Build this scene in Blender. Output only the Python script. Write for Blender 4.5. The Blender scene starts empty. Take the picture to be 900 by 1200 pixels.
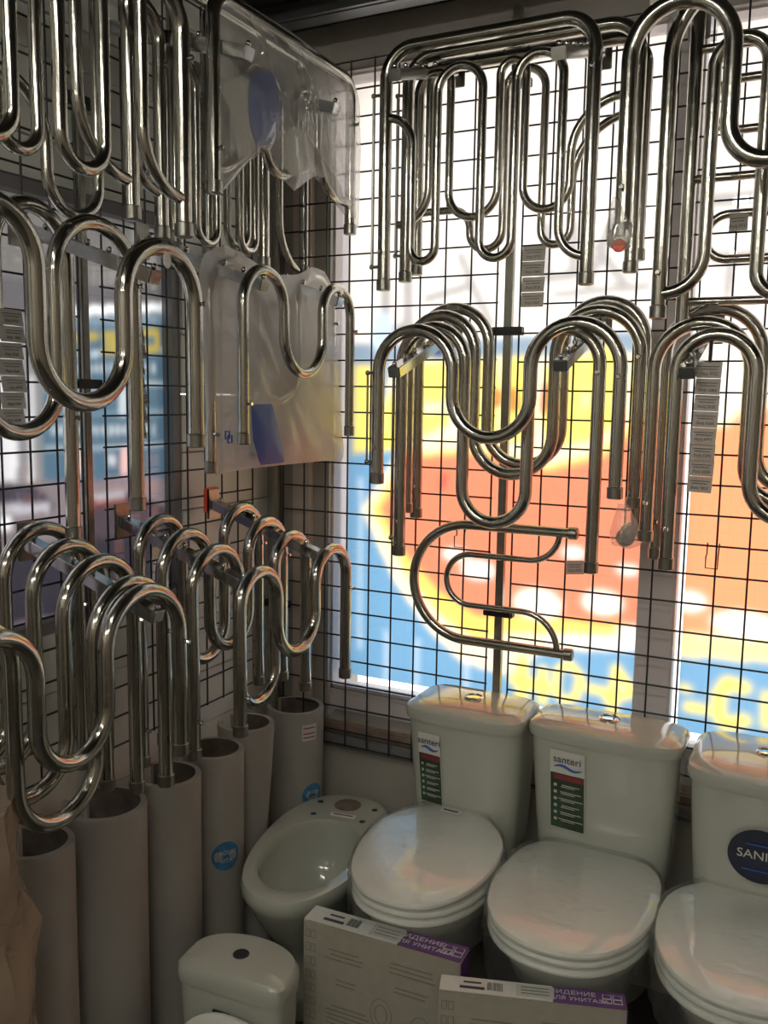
import bpy, bmesh, math, random
from mathutils import Vector, Matrix, noise
random.seed(4)
S = bpy.context.scene
COL = S.collection
PI = math.pi
# ------------------------------------------------------------------ camera
F_PX, PITCH, YAW, ROLL = 1054.32, .127, .468, .015
CAM = Vector((1.562, -2.317, 1.60))
FWD = Vector((-math.sin(YAW)*math.cos(PITCH), math.cos(YAW)*math.cos(PITCH), -math.sin(PITCH)))
R0 = Vector((math.cos(YAW), math.sin(YAW), 0)); U0 = R0.cross(FWD)
RT = R0*math.cos(ROLL)+U0*math.sin(ROLL); UP = -R0*math.sin(ROLL)+U0*math.cos(ROLL)
cd = bpy.data.cameras.new('camera'); cam = bpy.data.objects.new('camera', cd); COL.objects.link(cam)
cd.sensor_fit = 'VERTICAL'; cd.sensor_height = 36; cd.lens = 36*F_PX/1200; cd.clip_start = .05
m3 = Matrix((RT, UP, -FWD)).transposed()
cam.matrix_world = Matrix.Translation(CAM) @ m3.to_4x4()
S.camera = cam
def hit(px, py, ax, v):
    """point of the plane ax=v that the photograph shows at px,py"""
    d = FWD + RT*((px-450)/F_PX) - UP*((py-600)/F_PX)
    i = 'xyz'.index(ax)
    return CAM + d*((v-CAM[i])/d[i])
# ------------------------------------------------------------------ materials
def mat(name, col, rough=.5, metal=0., noise_amt=0., nscale=20, bump=0., bscale=40, coat=0., spec=.5, stretch=None):
    m = bpy.data.materials.new(name); m.use_nodes = True
    nt = m.node_tree; b = nt.nodes['Principled BSDF']
    b.inputs['Base Color'].default_value = (*col, 1); b.inputs['Roughness'].default_value = rough
    b.inputs['Metallic'].default_value = metal; b.inputs['Coat Weight'].default_value = coat
    b.inputs['Specular IOR Level'].default_value = spec
    tc = nt.nodes.new('ShaderNodeTexCoord'); src = tc.outputs['Object']
    if stretch:
        mp = nt.nodes.new('ShaderNodeMapping'); mp.inputs['Scale'].default_value = stretch
        nt.links.new(src, mp.inputs['Vector']); src = mp.outputs['Vector']
    if noise_amt:
        n = nt.nodes.new('ShaderNodeTexNoise'); n.inputs['Scale'].default_value = nscale; n.inputs['Detail'].default_value = 4
        nt.links.new(src, n.inputs['Vector'])
        r = nt.nodes.new('ShaderNodeValToRGB')
        r.color_ramp.elements[0].position = .3; r.color_ramp.elements[1].position = .7
        r.color_ramp.elements[0].color = (*[c*(1-noise_amt) for c in col], 1)
        r.color_ramp.elements[1].color = (*[min(1, c*(1+noise_amt)) for c in col], 1)
        nt.links.new(n.outputs['Fac'], r.inputs['Fac']); nt.links.new(r.outputs['Color'], b.inputs['Base Color'])
    if bump:
        n = nt.nodes.new('ShaderNodeTexNoise'); n.inputs['Scale'].default_value = bscale
        nt.links.new(src, n.inputs['Vector'])
        bp = nt.nodes.new('ShaderNodeBump'); bp.inputs['Strength'].default_value = bump; bp.inputs['Distance'].default_value = .01
        nt.links.new(n.outputs['Fac'], bp.inputs['Height']); nt.links.new(bp.outputs['Normal'], b.inputs['Normal'])
    return m
def film_mat(name, col, transp, rough=.18, bump=.6, bscale=18, transl=.5, refl=.6):
    """thin polythene: part clear, part milky, glossy and creased"""
    m = bpy.data.materials.new(name); m.use_nodes = True; nt = m.node_tree; nt.nodes.clear()
    N = nt.nodes.new; L = nt.links.new
    out = N('ShaderNodeOutputMaterial'); tc = N('ShaderNodeTexCoord')
    n = N('ShaderNodeTexNoise'); n.inputs['Scale'].default_value = bscale; n.inputs['Detail'].default_value = 3; n.inputs['Distortion'].default_value = 1.2
    L(tc.outputs['Object'], n.inputs['Vector'])
    bp = N('ShaderNodeBump'); bp.inputs['Strength'].default_value = bump; bp.inputs['Distance'].default_value = .01
    L(n.outputs['Fac'], bp.inputs['Height'])
    tr = N('ShaderNodeBsdfTransparent'); df = N('ShaderNodeBsdfDiffuse'); tl = N('ShaderNodeBsdfTranslucent'); gl = N('ShaderNodeBsdfGlossy')
    df.inputs['Color'].default_value = tl.inputs['Color'].default_value = (*col, 1); gl.inputs['Roughness'].default_value = rough
    for s in (df, tl, gl): L(bp.outputs['Normal'], s.inputs['Normal'])
    a = N('ShaderNodeMixShader'); a.inputs[0].default_value = transl; L(df.outputs[0], a.inputs[1]); L(tl.outputs[0], a.inputs[2])
    b = N('ShaderNodeMixShader'); b.inputs[0].default_value = transp; L(a.outputs[0], b.inputs[1]); L(tr.outputs[0], b.inputs[2])
    lw_ = N('ShaderNodeLayerWeight'); lw_.inputs['Blend'].default_value = .5; L(bp.outputs['Normal'], lw_.inputs['Normal'])
    pw = N('ShaderNodeMath'); pw.operation = 'POWER'; L(lw_.outputs['Facing'], pw.inputs[0]); pw.inputs[1].default_value = 3.5
    fr = N('ShaderNodeMath'); fr.operation = 'MULTIPLY_ADD'; L(pw.outputs[0], fr.inputs[0]); fr.inputs[1].default_value = refl; fr.inputs[2].default_value = .03
    c = N('ShaderNodeMixShader'); L(fr.outputs[0], c.inputs[0]); L(b.outputs[0], c.inputs[1]); L(gl.outputs[0], c.inputs[2])
    L(c.outputs[0], out.inputs['Surface'])
    return m
CHROME = mat('chrome_steel', (.44, .425, .38), .15, 1., .10, 9, .05, 30)
CHROME2 = mat('polished_chrome', (.72, .71, .69), .09, 1., .05, 30)
CAPM = mat('brushed_nut_steel', (.30, .29, .26), .3, 1., .1, 60)
ARMM = mat('arm_chrome', (.55, .56, .56), .16, 1., .08, 40)
WIRE = mat('black_wire', (.012, .013, .018), .45, 0, .2, 60)
CERAM = mat('glazed_ceramic', (.45, .47, .41), .12, 0, .02, 5, coat=.5)
CERAM2 = mat('matt_ceramic', (.37, .355, .325), .38, 0, .05, 9, .04, 30)
INNER = mat('unglazed_clay', (.16, .13, .11), .8, 0, .2, 30)
DARK = mat('dark_plastic', (.02, .02, .025), .5, 0, .1, 40)
PLAST = mat('white_seat_plastic', (.78, .80, .74), .07, 0, .02, 5, coat=.6)
WHITEP = mat('white_paper', (.62, .62, .58), .6, 0, .04, 50)
TAGP = mat('price_paper', (.50, .50, .46), .6, 0, .06, 30)
INK = mat('print_ink', (.05, .05, .06), .6, 0, .1, 40)
BLUEP = mat('blue_label', (.03, .10, .42), .45, 0, .08, 12)
PURP = mat('purple_print', (.13, .05, .20), .5, 0, .08, 30)
CARD = mat('carton', (.36, .34, .28), .65, 0, .05, 40)
CARDINK = mat('carton_print', (.22, .20, .17), .7, 0, .1, 60)
GREYF = mat('grey_pvc_frame', (.23, .22, .23), .45, 0, .04, 12)
WALLM = mat('painted_wall', (.40, .38, .33), .7, 0, .06, 6, .05, 60)
SILLM = mat('marbled_sill', (.26, .19, .15), .4, 0, .45, 11)
RAILM = mat('grey_rail', (.20, .20, .20), .5, .2, .08, 20)
TAGT = film_mat('thin_price_paper', (.62, .60, .56), 0, .5, .1, 20, .45)
RED = mat('red_plastic', (.9, .12, .05), .4, 0, .08, 30)
WRAP = film_mat('shrink_wrap', (.75, .76, .74), .90, .06, .45, 26, .3, .8)
BAGF = film_mat('milky_bag', (.82, .79, .76), .50, .22, .45, 7, .45, .45)
BAGC = film_mat('clear_bag', (.90, .89, .87), .70, .13, .5, 9, .35, .55)
OLDF = film_mat('crumpled_sheet', (.46, .36, .27), .15, .25, 1., 12, .3)
# ------------------------------------------------------------------ mesh helpers
def obj(name, bm, m, parent=None, smooth=True):
    me = bpy.data.meshes.new(name); bm.normal_update(); bm.to_mesh(me); bm.free()
    for x in (m if isinstance(m, (list, tuple)) else [m]): me.materials.append(x)
    if smooth:
        me.polygons.foreach_set('use_smooth', [True]*len(me.polygons))
        try: me.set_sharp_from_angle(angle=math.radians(40))
        except Exception: pass
    o = bpy.data.objects.new(name, me); COL.objects.link(o)
    if parent: o.parent = parent
    return o
def tag(o, label, cat, group=None, kind=None):
    if label: o['label'] = label
    if cat: o['category'] = cat
    if group: o['group'] = group
    if kind: o['kind'] = kind
    return o
def thing(name, label, cat, loc=(0, 0, 0), rz=0, group=None):
    o = bpy.data.objects.new(name, None); COL.objects.link(o); o.location = loc; o.rotation_euler = (0, 0, rz)
    o.empty_display_size = .05
    return tag(o, label, cat, group)
def sub(p, parent_loc):  # world -> parent-local (parents are not rotated)
    return Vector(p)-Vector(parent_loc)
def box(bm, c, s, M=None, bev=0):
    old = set(bm.verts)
    r = bmesh.ops.create_cube(bm, size=1)
    for v in r['verts']:
        v.co = Vector((v.co.x*s[0], v.co.y*s[1], v.co.z*s[2]))
    if bev:
        bmesh.ops.bevel(bm, geom=list({e for v in r['verts'] for e in v.link_edges}), offset=bev, segments=2, affect='EDGES')
        vs = [v for v in bm.verts if v not in old]
    else: vs = r['verts']
    for v in vs:
        v.co = v.co+Vector(c)
        if M: v.co = M @ v.co
        v.tag = True
    return bm
def bx(c, s, M=None, bev=0):
    return box(bmesh.new(), c, s, M, bev)
def span(x0, x1, y0, y1, z0, z1, bev=0):
    return bx(((x0+x1)/2, (y0+y1)/2, (z0+z1)/2), (x1-x0, y1-y0, z1-z0), None, bev)
def tube(bm, pts, r, n=12, caps=True):
    pts = [Vector(p) for p in pts]; rings = []
    t0 = (pts[1]-pts[0]).normalized()
    a = Vector((0, 0, 1)) if abs(t0.z) < .9 else Vector((1, 0, 0))
    nrm = t0.cross(a).normalized()
    for i, p in enumerate(pts):
        t = (pts[min(i+1, len(pts)-1)]-pts[max(i-1, 0)]).normalized()
        nrm = (nrm-t*nrm.dot(t)).normalized(); bn = t.cross(nrm)
        rr = r[i] if isinstance(r, (list, tuple)) else r
        rings.append([bm.verts.new(p+nrm*(rr*math.cos(2*PI*k/n))+bn*(rr*math.sin(2*PI*k/n))) for k in range(n)])
    for A, B in zip(rings, rings[1:]):
        for k in range(n): bm.faces.new((A[k], A[(k+1) % n], B[(k+1) % n], B[k]))
    if caps:
        bm.faces.new(rings[0][::-1]); bm.faces.new(rings[-1])
    for ring in rings:
        for v in ring: v.tag = True
    return bm
def fillet(pts, R=9., seg=10):
    """2-D corner path with rounded corners"""
    P = [Vector(p) for p in pts]; out = [P[0]]
    for i in range(1, len(P)-1):
        a, b, c = P[i-1], P[i], P[i+1]
        la, lc = (a-b).length, (c-b).length
        r = min(R, la*(.5 if i > 1 else .98), lc*(.5 if i < len(P)-2 else .98))
        ua, uc = (a-b).normalized(), (c-b).normalized()
        if ua.dot(uc) < -.999 or r < 1e-4: out.append(b); continue
        ang = ua.angle(uc); rad = r*math.tan(ang/2)
        ctr = b+(ua+uc).normalized()*(rad/math.sin(ang/2))
        s = b+ua*r-ctr; e = b+uc*r-ctr
        for k in range(seg+1):
            t = k/seg; th = (PI-ang)
            v = (s*math.sin(th*(1-t))+e*math.sin(th*t))/math.sin(th)
            q = ctr+v
            if (q-out[-1]).length > 1e-4: out.append(q)
    out.append(P[-1])
    return out
def loft(bm, rings, cap0=True, cap1=True, mi=0):
    V = [[bm.verts.new(p) for p in r] for r in rings]
    n = len(V[0])
    for A, B in zip(V, V[1:]):
        for k in range(n):
            f = bm.faces.new((A[k], A[(k+1) % n], B[(k+1) % n], B[k])); f.material_index = mi
    if cap0: bm.faces.new(V[0][::-1]).material_index = mi
    if cap1: bm.faces.new(V[-1]).material_index = mi
    for r in V:
        for v in r: v.tag = True
    return bm
def lathe(bm, prof, c, n=20, axis='z'):
    rings = []
    for r, h in prof:
        ring = []
        for k in range(n):
            a = 2*PI*k/n
            if axis == 'z': ring.append(Vector(c)+Vector((r*math.cos(a), r*math.sin(a), h)))
            elif axis == 'y': ring.append(Vector(c)+Vector((r*math.sin(a), h, r*math.cos(a))))
            else: ring.append(Vector(c)+Vector((h, r*math.cos(a), r*math.sin(a))))
        rings.append(ring)
    return loft(bm, rings)
def text(name, s, size, M, m, parent, depth=.0003, align='CENTER', xs=1.):
    cu = bpy.data.curves.new(name, 'FONT'); cu.body = s; cu.size = size; cu.align_x = align; cu.align_y = 'CENTER'; cu.extrude = depth; cu.resolution_u = 3
    t = bpy.data.objects.new(name+'_tmp', cu); COL.objects.link(t)
    bpy.context.view_layer.update()
    me = bpy.data.meshes.new_from_object(t.evaluated_get(bpy.context.evaluated_depsgraph_get()))
    bpy.data.objects.remove(t); me.name = name
    for v in me.vertices: v.co.x *= xs
    me.transform(M); me.materials.clear(); me.materials.append(m)
    o = bpy.data.objects.new(name, me); COL.objects.link(o); o.parent = parent
    return o
def frame(o, ux, uz):
    """matrix: local x->ux, local y->uz (text lies in that plane), origin o"""
    ux = Vector(ux).normalized(); uz = Vector(uz).normalized(); n = ux.cross(uz)
    M = Matrix((ux, uz, n)).transposed().to_4x4(); M.translation = Vector(o)
    return M
# ------------------------------------------------------------------ the room
def struct(name, bm, m, parent=None, smooth=False):
    o = obj(name, bm, m, parent, smooth)
    if not parent: o['kind'] = 'structure'
    return o
RX, RY, CZ = 3.4, -4.6, 2.66
YW = .06          # face of the back wall, a little behind the grid
XW = -.05         # face of the left wall
FLOOR = mat('floor_tile', (.06, .058, .055), .5, 0, .15, 6)
CEIL = mat('dark_ceiling', (.045, .042, .04), .7, 0, .1, 4, .1, 12)
ROOMW = mat('room_wall', (.50, .45, .39), .7, 0, .25, 2.5)
HEAD = mat('grey_header', (.36, .33, .30), .6, 0, .06, 6)
struct('floor', span(-.3, RX+.2, RY-.2, .4, -.1, 0), FLOOR)
struct('ceiling', span(-.3, RX+.2, RY-.2, .4, CZ, CZ+.1), CEIL)
struct('wall_right', span(RX, RX+.1, RY, .4, 0, CZ), ROOMW)
struct('wall_rear', span(-.2, RX, RY-.1, RY, 0, CZ), ROOMW)
# back wall with two window openings
WX = [(.17, 1.115), (1.20, 2.2)]; WZ = (.685, 2.52)
b = bmesh.new()
box(b, ((XW-.15+RX)/2, YW+.1, .30), (RX-XW+.15, .2, .60))
struct('wall_back', b, WALLM)
struct('trim_7', span(XW-.15, .17, YW, YW+.2, .60, CZ), WALLM)
struct('trim_8', span(2.2, RX, YW, YW+.2, .60, CZ), WALLM)
struct('trim_1', span(.17, RX, YW-.005, YW+.2, WZ[1]+.005, CZ), HEAD)
b = bmesh.new()
box(b, ((.14+2.2)/2, .10, .572), (2.06, .14, .03), None, .006)
struct('trim_2', b, SILLM)
struct('trim_3', span(.14, 2.2, .022, .05, .515, .556, .004), RAILM)
# ceiling profiles over the window
b = bmesh.new()
box(b, (1.7, -.10, 2.632), (3.4, .05, .05)); box(b, (1.7, -.135, 2.615), (3.4, .012, .012))
struct('trim_4', b, mat('dark_steel_profile', (.22, .23, .24), .3, .8, .1, 8))
b = bmesh.new()
for k in range(5): box(b, (1.7, -.30-.28*k, 2.648), (3.4, .02, .03))
struct('trim_5', b, mat('ceiling_slat', (.08, .075, .07), .6, 0, .1, 8))
FRM = mat('light_reveal', (.62, .54, .48), .55, 0, .05, 10)
struct('trim_6', span(.055, .115, .035, .06, .55, 2.55), FRM)
# windows
GL = film_mat('window_glass', (.9, .95, .95), .985, .03, .05, 3, .5)
FRG = mat('window_pvc', (.66, .61, .62), .4, 0, .03, 10)
def window(n, x0, x1):
    z0, z1 = WZ
    w = thing('window_%d' % n, None, None, ((x0+x1)/2, .12, z0)); w['kind'] = 'structure'
    b = bmesh.new(); o = w.location
    for (a0, a1, c0, c1, y0, y1) in ((x0, x1, z0-.07, z0, .08, .17), (x0, x1, z1, z1+.02, .08, .17), (x0-.05, x0, z0-.07, z1+.02, .07, .17), (x1, x1+.035, z0-.07, z1+.02, .07, .17)):
        box(b, ((a0+a1)/2-o.x, (y0+y1)/2-o.y, (c0+c1)/2-o.z), (a1-a0, y1-y0, c1-c0))
    for k in (-1, 1):   # glazing beads
        xx = x0 if k < 0 else x1
        box(b, (xx-o.x, .095-o.y, (z0+z1)/2-o.z), (.012, .03, z1-z0))
    box(b, ((x0+x1)/2-o.x, .095-o.y, 0.004), (x1-x0, .03, .014))
    obj('window_frame', b, FRG, w, False)
    g = bx(((x0+x1)/2-o.x, .13-o.y, (z0+z1)/2-o.z), (x1-x0, .004, z1-z0))
    obj('window_pane', g, GL, w, False)
    return w
WIN = [window(1, *WX[0]), window(2, *WX[1])]
# ------------------------------------------------------------------ printed window films (translucent, lit by the sky outside)
def print_mat(name, gain=1.):
    m = bpy.data.materials.new(name); m.use_nodes = True; nt = m.node_tree; nt.nodes.clear()
    N = nt.nodes.new; L = nt.links.new
    out = N('ShaderNodeOutputMaterial'); at = N('ShaderNodeVertexColor'); at.layer_name = 'print'
    tl = N('ShaderNodeBsdfTranslucent'); df = N('ShaderNodeBsdfDiffuse'); mx = N('ShaderNodeMixShader'); mx.inputs[0].default_value = .12
    L(at.outputs['Color'], tl.inputs['Color']); L(at.outputs['Color'], df.inputs['Color'])
    L(tl.outputs[0], mx.inputs[1]); L(df.outputs[0], mx.inputs[2]); L(mx.outputs[0], out.inputs['Surface'])
    return m
def srgb(c): return [((x/255+.055)/1.055)**2.4 if x > 10 else x/255/12.92 for x in c]
def inpoly(x, y, P):
    r = False; j = len(P)-1
    for i in range(len(P)):
        xi, yi = P[i]; xj, yj = P[j]
        if (yi > y) != (yj > y) and x < (xj-xi)*(y-yi)/(yj-yi)+xi: r = not r
        j = i
    return r
def segd(x, y, a, b):
    dx, dy = b[0]-a[0], b[1]-a[1]; t = max(0, min(1, ((x-a[0])*dx+(y-a[1])*dy)/(dx*dx+dy*dy+1e-9)))
    return math.hypot(x-a[0]-t*dx, y-a[1]-t*dy)
def paint(u, z, base, shapes):
    c = base
    for s in shapes:
        if s[0] == 'p':
            x0, y0, x1, y1 = s[3]
            if x0 <= u <= x1 and y0 <= z <= y1 and inpoly(u, z, s[1]): c = s[2]
        elif s[0] == 'e':
            d = math.hypot((u-s[1])/s[3], (z-s[2])/s[4])
            if d < 1.15:
                k = min(1, (1.15-d)/.3); c = [a*(1-k)+b*k for a, b in zip(c, s[5])]
        elif s[0] == 'l':
            if s[4][0] <= u <= s[4][2] and s[4][1] <= z <= s[4][3]:
                d = min(segd(u, z, a, b) for a, b in zip(s[1], s[1][1:]))
                if d < s[2]*1.2:
                    k = min(1, (s[2]*1.2-d)/(s[2]*.4)); c = [a*(1-k)+b*k for a, b in zip(c, s[3])]
    return c
def bb(P, m=0): return (min(p[0] for p in P)-m, min(p[1] for p in P)-m, max(p[0] for p in P)+m, max(p[1] for p in P)+m)
def film(name, axis, v, u0, u1, z0, z1, step, base, shapes, m, blur=2):
    nu, nz = int((u1-u0)/step), int((z1-z0)/step)
    verts, faces, cols = [], [], []
    for j in range(nz+1):
        for i in range(nu+1):
            u = u0+(u1-u0)*i/nu; z = z0+(z1-z0)*j/nz
            verts.append((u, v, z) if axis == 'y' else (v, u, z))
            bc = base(u, z) if callable(base) else base
            cols.append(paint(u, z, bc, shapes))
    W_ = nu+1
    for _ in range(blur):
        for st, n1, n2 in ((1, nz+1, W_), (W_, W_, nz+1)):
            new = list(cols)
            for p in range(n1):
                o0 = p*(W_ if st == 1 else 1)
                for q in range(1, n2-1):
                    k = o0+q*st; a, b_, c_ = cols[k-st], cols[k], cols[k+st]
                    new[k] = [(a[0]+2*b_[0]+c_[0])/4, (a[1]+2*b_[1]+c_[1])/4, (a[2]+2*b_[2]+c_[2])/4]
            cols = new
    for j in range(nz):
        for i in range(nu):
            a = j*(nu+1)+i; faces.append((a, a+1, a+nu+2, a+nu+1))
    me = bpy.data.meshes.new(name); me.from_pydata(verts, [], faces)
    at = me.color_attributes.new('print', 'FLOAT_COLOR', 'POINT')
    at.data.foreach_set('color', [x for c in cols for x in (*c, 1.)])
    me.materials.append(m)
    o = bpy.data.objects.new(name, me); COL.objects.link(o)
    return o
YF = .15
def w2(P): return [(q.x, q.z) for q in (hit(x, y, 'y', YF) for x, y in P)]
def poly(P, c): Q = w2(P); return ('p', Q, srgb(c), bb(Q))
def ell(x, y, rx, ry, c):
    q = hit(x, y, 'y', YF); a = hit(x+rx, y, 'y', YF); d = hit(x, y+ry, 'y', YF)
    return ('e', q.x, q.z, abs(a.x-q.x), abs(d.z-q.z), srgb(c))
def line(P, w, c):
    Q = w2(P); return ('l', Q, w, srgb(c), bb(Q, w*1.3))
WHT = (255, 246, 236); YEL = (255, 230, 116); ORG = (255, 158, 112); BLU = (140, 190, 224); LBL = (142, 162, 180); GRY = (172, 169, 168); PALE = (255, 238, 200)
BLU = (116, 164, 200)
shapes = [
    # pale letters of the upper line, seen from behind
    line([(452, 300), (452, 385)], .018, GRY), line([(478, 312), (478, 378)], .018, GRY), line([(452, 386), (482, 384)], .018, GRY),
    line([(540, 300), (552, 330), (575, 380)], .014, GRY), line([(548, 336), (500, 350)], .014, GRY),
    line([(640, 265), (640, 325)], .016, GRY), line([(672, 262), (672, 322)], .016, GRY), line([(640, 326), (674, 322)], .016, GRY),
    line([(716, 262), (690, 330)], .016, GRY), line([(700, 290), (730, 330)], .016, GRY), line([(650, 345), (760, 335)], .012, GRY),
    line([(830, 235), (895, 230)], .02, GRY), line([(835, 300), (900, 296)], .014, GRY), line([(858, 300), (852, 345)], .014, GRY),
    # blue stripes
    poly([(380, 408), (470, 402), (770, 385), (770, 412), (470, 432), (380, 438)], LBL), poly([(436, 425), (768, 412), (768, 560), (436, 560)], (255, 240, 205)), poly([(436, 425), (458, 424), (452, 470), (436, 476)], LBL),
    poly([(380, 405), (450, 402), (450, 540), (380, 540)], LBL),
    line([(448, 380), (448, 400)], .035, (200, 220, 238)),
    # yellow letters
    poly([(416, 427), (436, 427), (436, 530), (416, 530)], YEL), poly([(436, 505), (470, 500), (470, 530), (436, 530)], YEL),
    ell(468, 490, 20, 34, YEL), ell(515, 480, 30, 52, YEL), poly([(490, 425), (520, 425), (520, 470), (490, 470)], YEL),
    poly([(526, 425), (548, 425), (548, 520), (526, 520)], WHT), poly([(560, 422), (585, 420), (585, 520), (560, 525)], YEL),
    poly([(590, 420), (625, 418), (625, 545), (590, 548)], YEL), poly([(660, 415), (684, 414), (684, 555), (660, 558)], YEL),
    ell(708, 440, 26, 36, YEL), ell(706, 505, 32, 42, YEL), poly([(636, 430), (664, 430), (664, 556), (645, 556), (636, 500)], YEL),
    poly([(730, 420), (760, 420), (760, 470), (730, 470)], (250, 236, 190)),
    line([(497, 478), (520, 478)], .012, (200, 205, 205)), line([(524, 484), (524, 512)], .012, (214, 200, 110)),
    ell(502, 408, 10, 9, (40, 70, 120)), ell(515, 412, 8, 8, (40, 70, 120)),
    # orange arrow with its light edge, then the blue field
    poly([(380, 540), (470, 525), (640, 528), (770, 640), (1200, 660), (1200, 1100), (380, 900)], BLU),
    poly([(424, 597), (470, 524), (520, 500), (640, 528), (700, 516), (768, 455), (768, 762), (640, 762), (590, 790), (540, 775), (500, 735), (462, 680)], PALE),
    poly([(436, 597), (478, 532), (560, 524), (640, 545), (700, 530), (768, 472), (768, 745), (600, 742), (560, 752), (520, 725), (480, 680)], (255, 214, 110)),
    poly([(446, 596), (486, 536), (560, 530), (640, 552), (705, 536), (768, 485), (768, 735), (700, 730), (620, 722), (560, 722), (516, 694), (474, 648)], (238, 136, 104)),
    poly([(768, 500), (835, 480), (870, 470), (1200, 470), (1200, 800), (768, 765)], PALE),
    poly([(768, 520), (820, 500), (850, 500), (880, 475), (1200, 480), (1200, 745), (768, 742)], ORG),
    poly([(768, 742), (1200, 770), (1200, 800), (768, 766)], (255, 232, 160)),
    ell(836, 470, 18, 22, WHT),
    # light scallops
    ell(534, 650, 16, 7, WHT), ell(560, 668, 20, 11, WHT), ell(630, 708, 28, 18, (255, 250, 235)), ell(706, 706, 24, 14, (255, 250, 235)), ell(736, 668, 14, 6, WHT),
    ell(672, 648, 14, 7, WHT), ell(808, 705, 20, 12, WHT), ell(872, 732, 40, 15, WHT), ell(742, 742, 22, 8, WHT),
    poly([(640, 745), (768, 752), (768, 765), (640, 752)], (255, 250, 240)),
    # yellow figures at the foot, mirrored
    line([(612, 775), (612, 815)], 0.0193, YEL), line([(602, 796), (640, 806)], 0.0166, YEL), line([(636, 785), (636, 822)], 0.0138, YEL),
    line([(652, 790), (652, 812), (662, 822), (676, 816), (680, 792), (668, 778), (655, 784), (652, 792)], 0.0117, YEL), line([(690, 806), (712, 812)], 0.0124, YEL),
    line([(722, 784), (718, 835)], 0.0138, YEL), line([(722, 784), (744, 812), (712, 820)], 0.0124, YEL), line([(806, 828), (826, 832)], 0.0138, YEL),
    line([(872, 806), (852, 800), (842, 815), (842, 838), (852, 850), (872, 844)], 0.0179, YEL), line([(898, 815), (898, 850)], 0.0124, YEL), line([(800, 806), (806, 808)], 0.0110, YEL),
    # red letters and dots
    line([(575, 467), (578, 459), (584, 458), (587, 466), (584, 475), (578, 475), (575, 467)], .007, (165, 34, 20)), line([(600, 456), (600, 480)], .010, (165, 34, 20)), line([(608, 460), (608, 480)], .006, (165, 34, 20)),
    line([(640, 452), (638, 482)], .012, (165, 34, 20)), ell(484, 455, 4, 7, (165, 34, 20)),
    ell(520, 557, 3, 2.5, (150, 50, 60)), ell(520, 564, 5, 3, (150, 50, 60)), ell(519, 571, 3, 2.5, (150, 50, 60)),
    # vertical glints of light, painted in as pale lines
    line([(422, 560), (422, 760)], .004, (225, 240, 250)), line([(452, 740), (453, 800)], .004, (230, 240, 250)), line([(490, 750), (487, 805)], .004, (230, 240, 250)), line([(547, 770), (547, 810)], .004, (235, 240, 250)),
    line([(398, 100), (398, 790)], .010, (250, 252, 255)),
]
PM = print_mat('printed_film')
def base_w(u, z):
    k = noise.noise((u*3, 5, z*3))*.04
    return [min(1, c*(1+k)) for c in srgb(WHT)]
for n, (x0, x1) in enumerate(WX):
    f = film('advertising_film', 'y', YF, x0+.018, x1-.016, WZ[0]+.028, WZ[1], .0075, base_w, shapes, PM, 3)
    tag(f, ('printed film with yellow letters and orange arrow, on the pane left of the mullion',
            'printed film with orange field over blue foot, on the pane right of the mullion')[n], 'window film')
# ------------------------------------------------------------------ left wall: grey siding, a glazed opening with its reflection painted on a film
SID = mat('grey_siding', (.80, .81, .76), .5, 0, .07, 3)
b = bmesh.new()
def sid(y0, y1, z0, z1, h=.09):
    z = z0
    while z < z1-.005:
        t = min(h, z1-z)
        box(b, (XW-.05+(.004 if int(z*100) % 2 else 0), (y0+y1)/2, z+t/2), (.1, y1-y0, t-.004)); z += h
sid(RY, -.36, 2.06, CZ); sid(RY, -.36, 0, 1.04, .3); sid(-.36, .05, 0, CZ, .16); sid(RY, -1.9, 1.04, 2.06, .2)
box(b, (XW-.12, (RY+.05)/2, 1.02), (.02, .05-RY, 2.04)) if False else None
struct('wall_left', b, SID)
w = thing('window_3', None, None, (XW, -1.13, 1.04)); w['kind'] = 'structure'
b = bmesh.new()
for c, s in (((-.04, 0, .012), (.07, 1.54, .03)), ((-.04, 0, 1.005), (.07, 1.54, .03)), ((-.04, .755, .51), (.07, .03, 1.02)), ((-.04, -.755, .51), (.07, .03, 1.02)), ((-.05, .18, .51), (.03, .02, 1.0))):
    box(b, c, s)
obj('window_frame', b, GREYF, w, False)
obj('window_pane', bx((-.03, 0, .51), (.004, 1.5, .98)), GL, w, False)
XF = -.09
def lw(P): return [(q.y, q.z) for q in (hit(x, y, 'x', XF) for x, y in P)]
def lp(P, c): Q = lw(P); return ('p', Q, srgb(c), bb(Q))
def ll(P, w_, c): Q = lw(P); return ('l', Q, w_, srgb(c), bb(Q, w_*1.3))
BS = (72, 98, 116); YS = (168, 150, 66); WS = (178, 186, 190)
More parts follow.
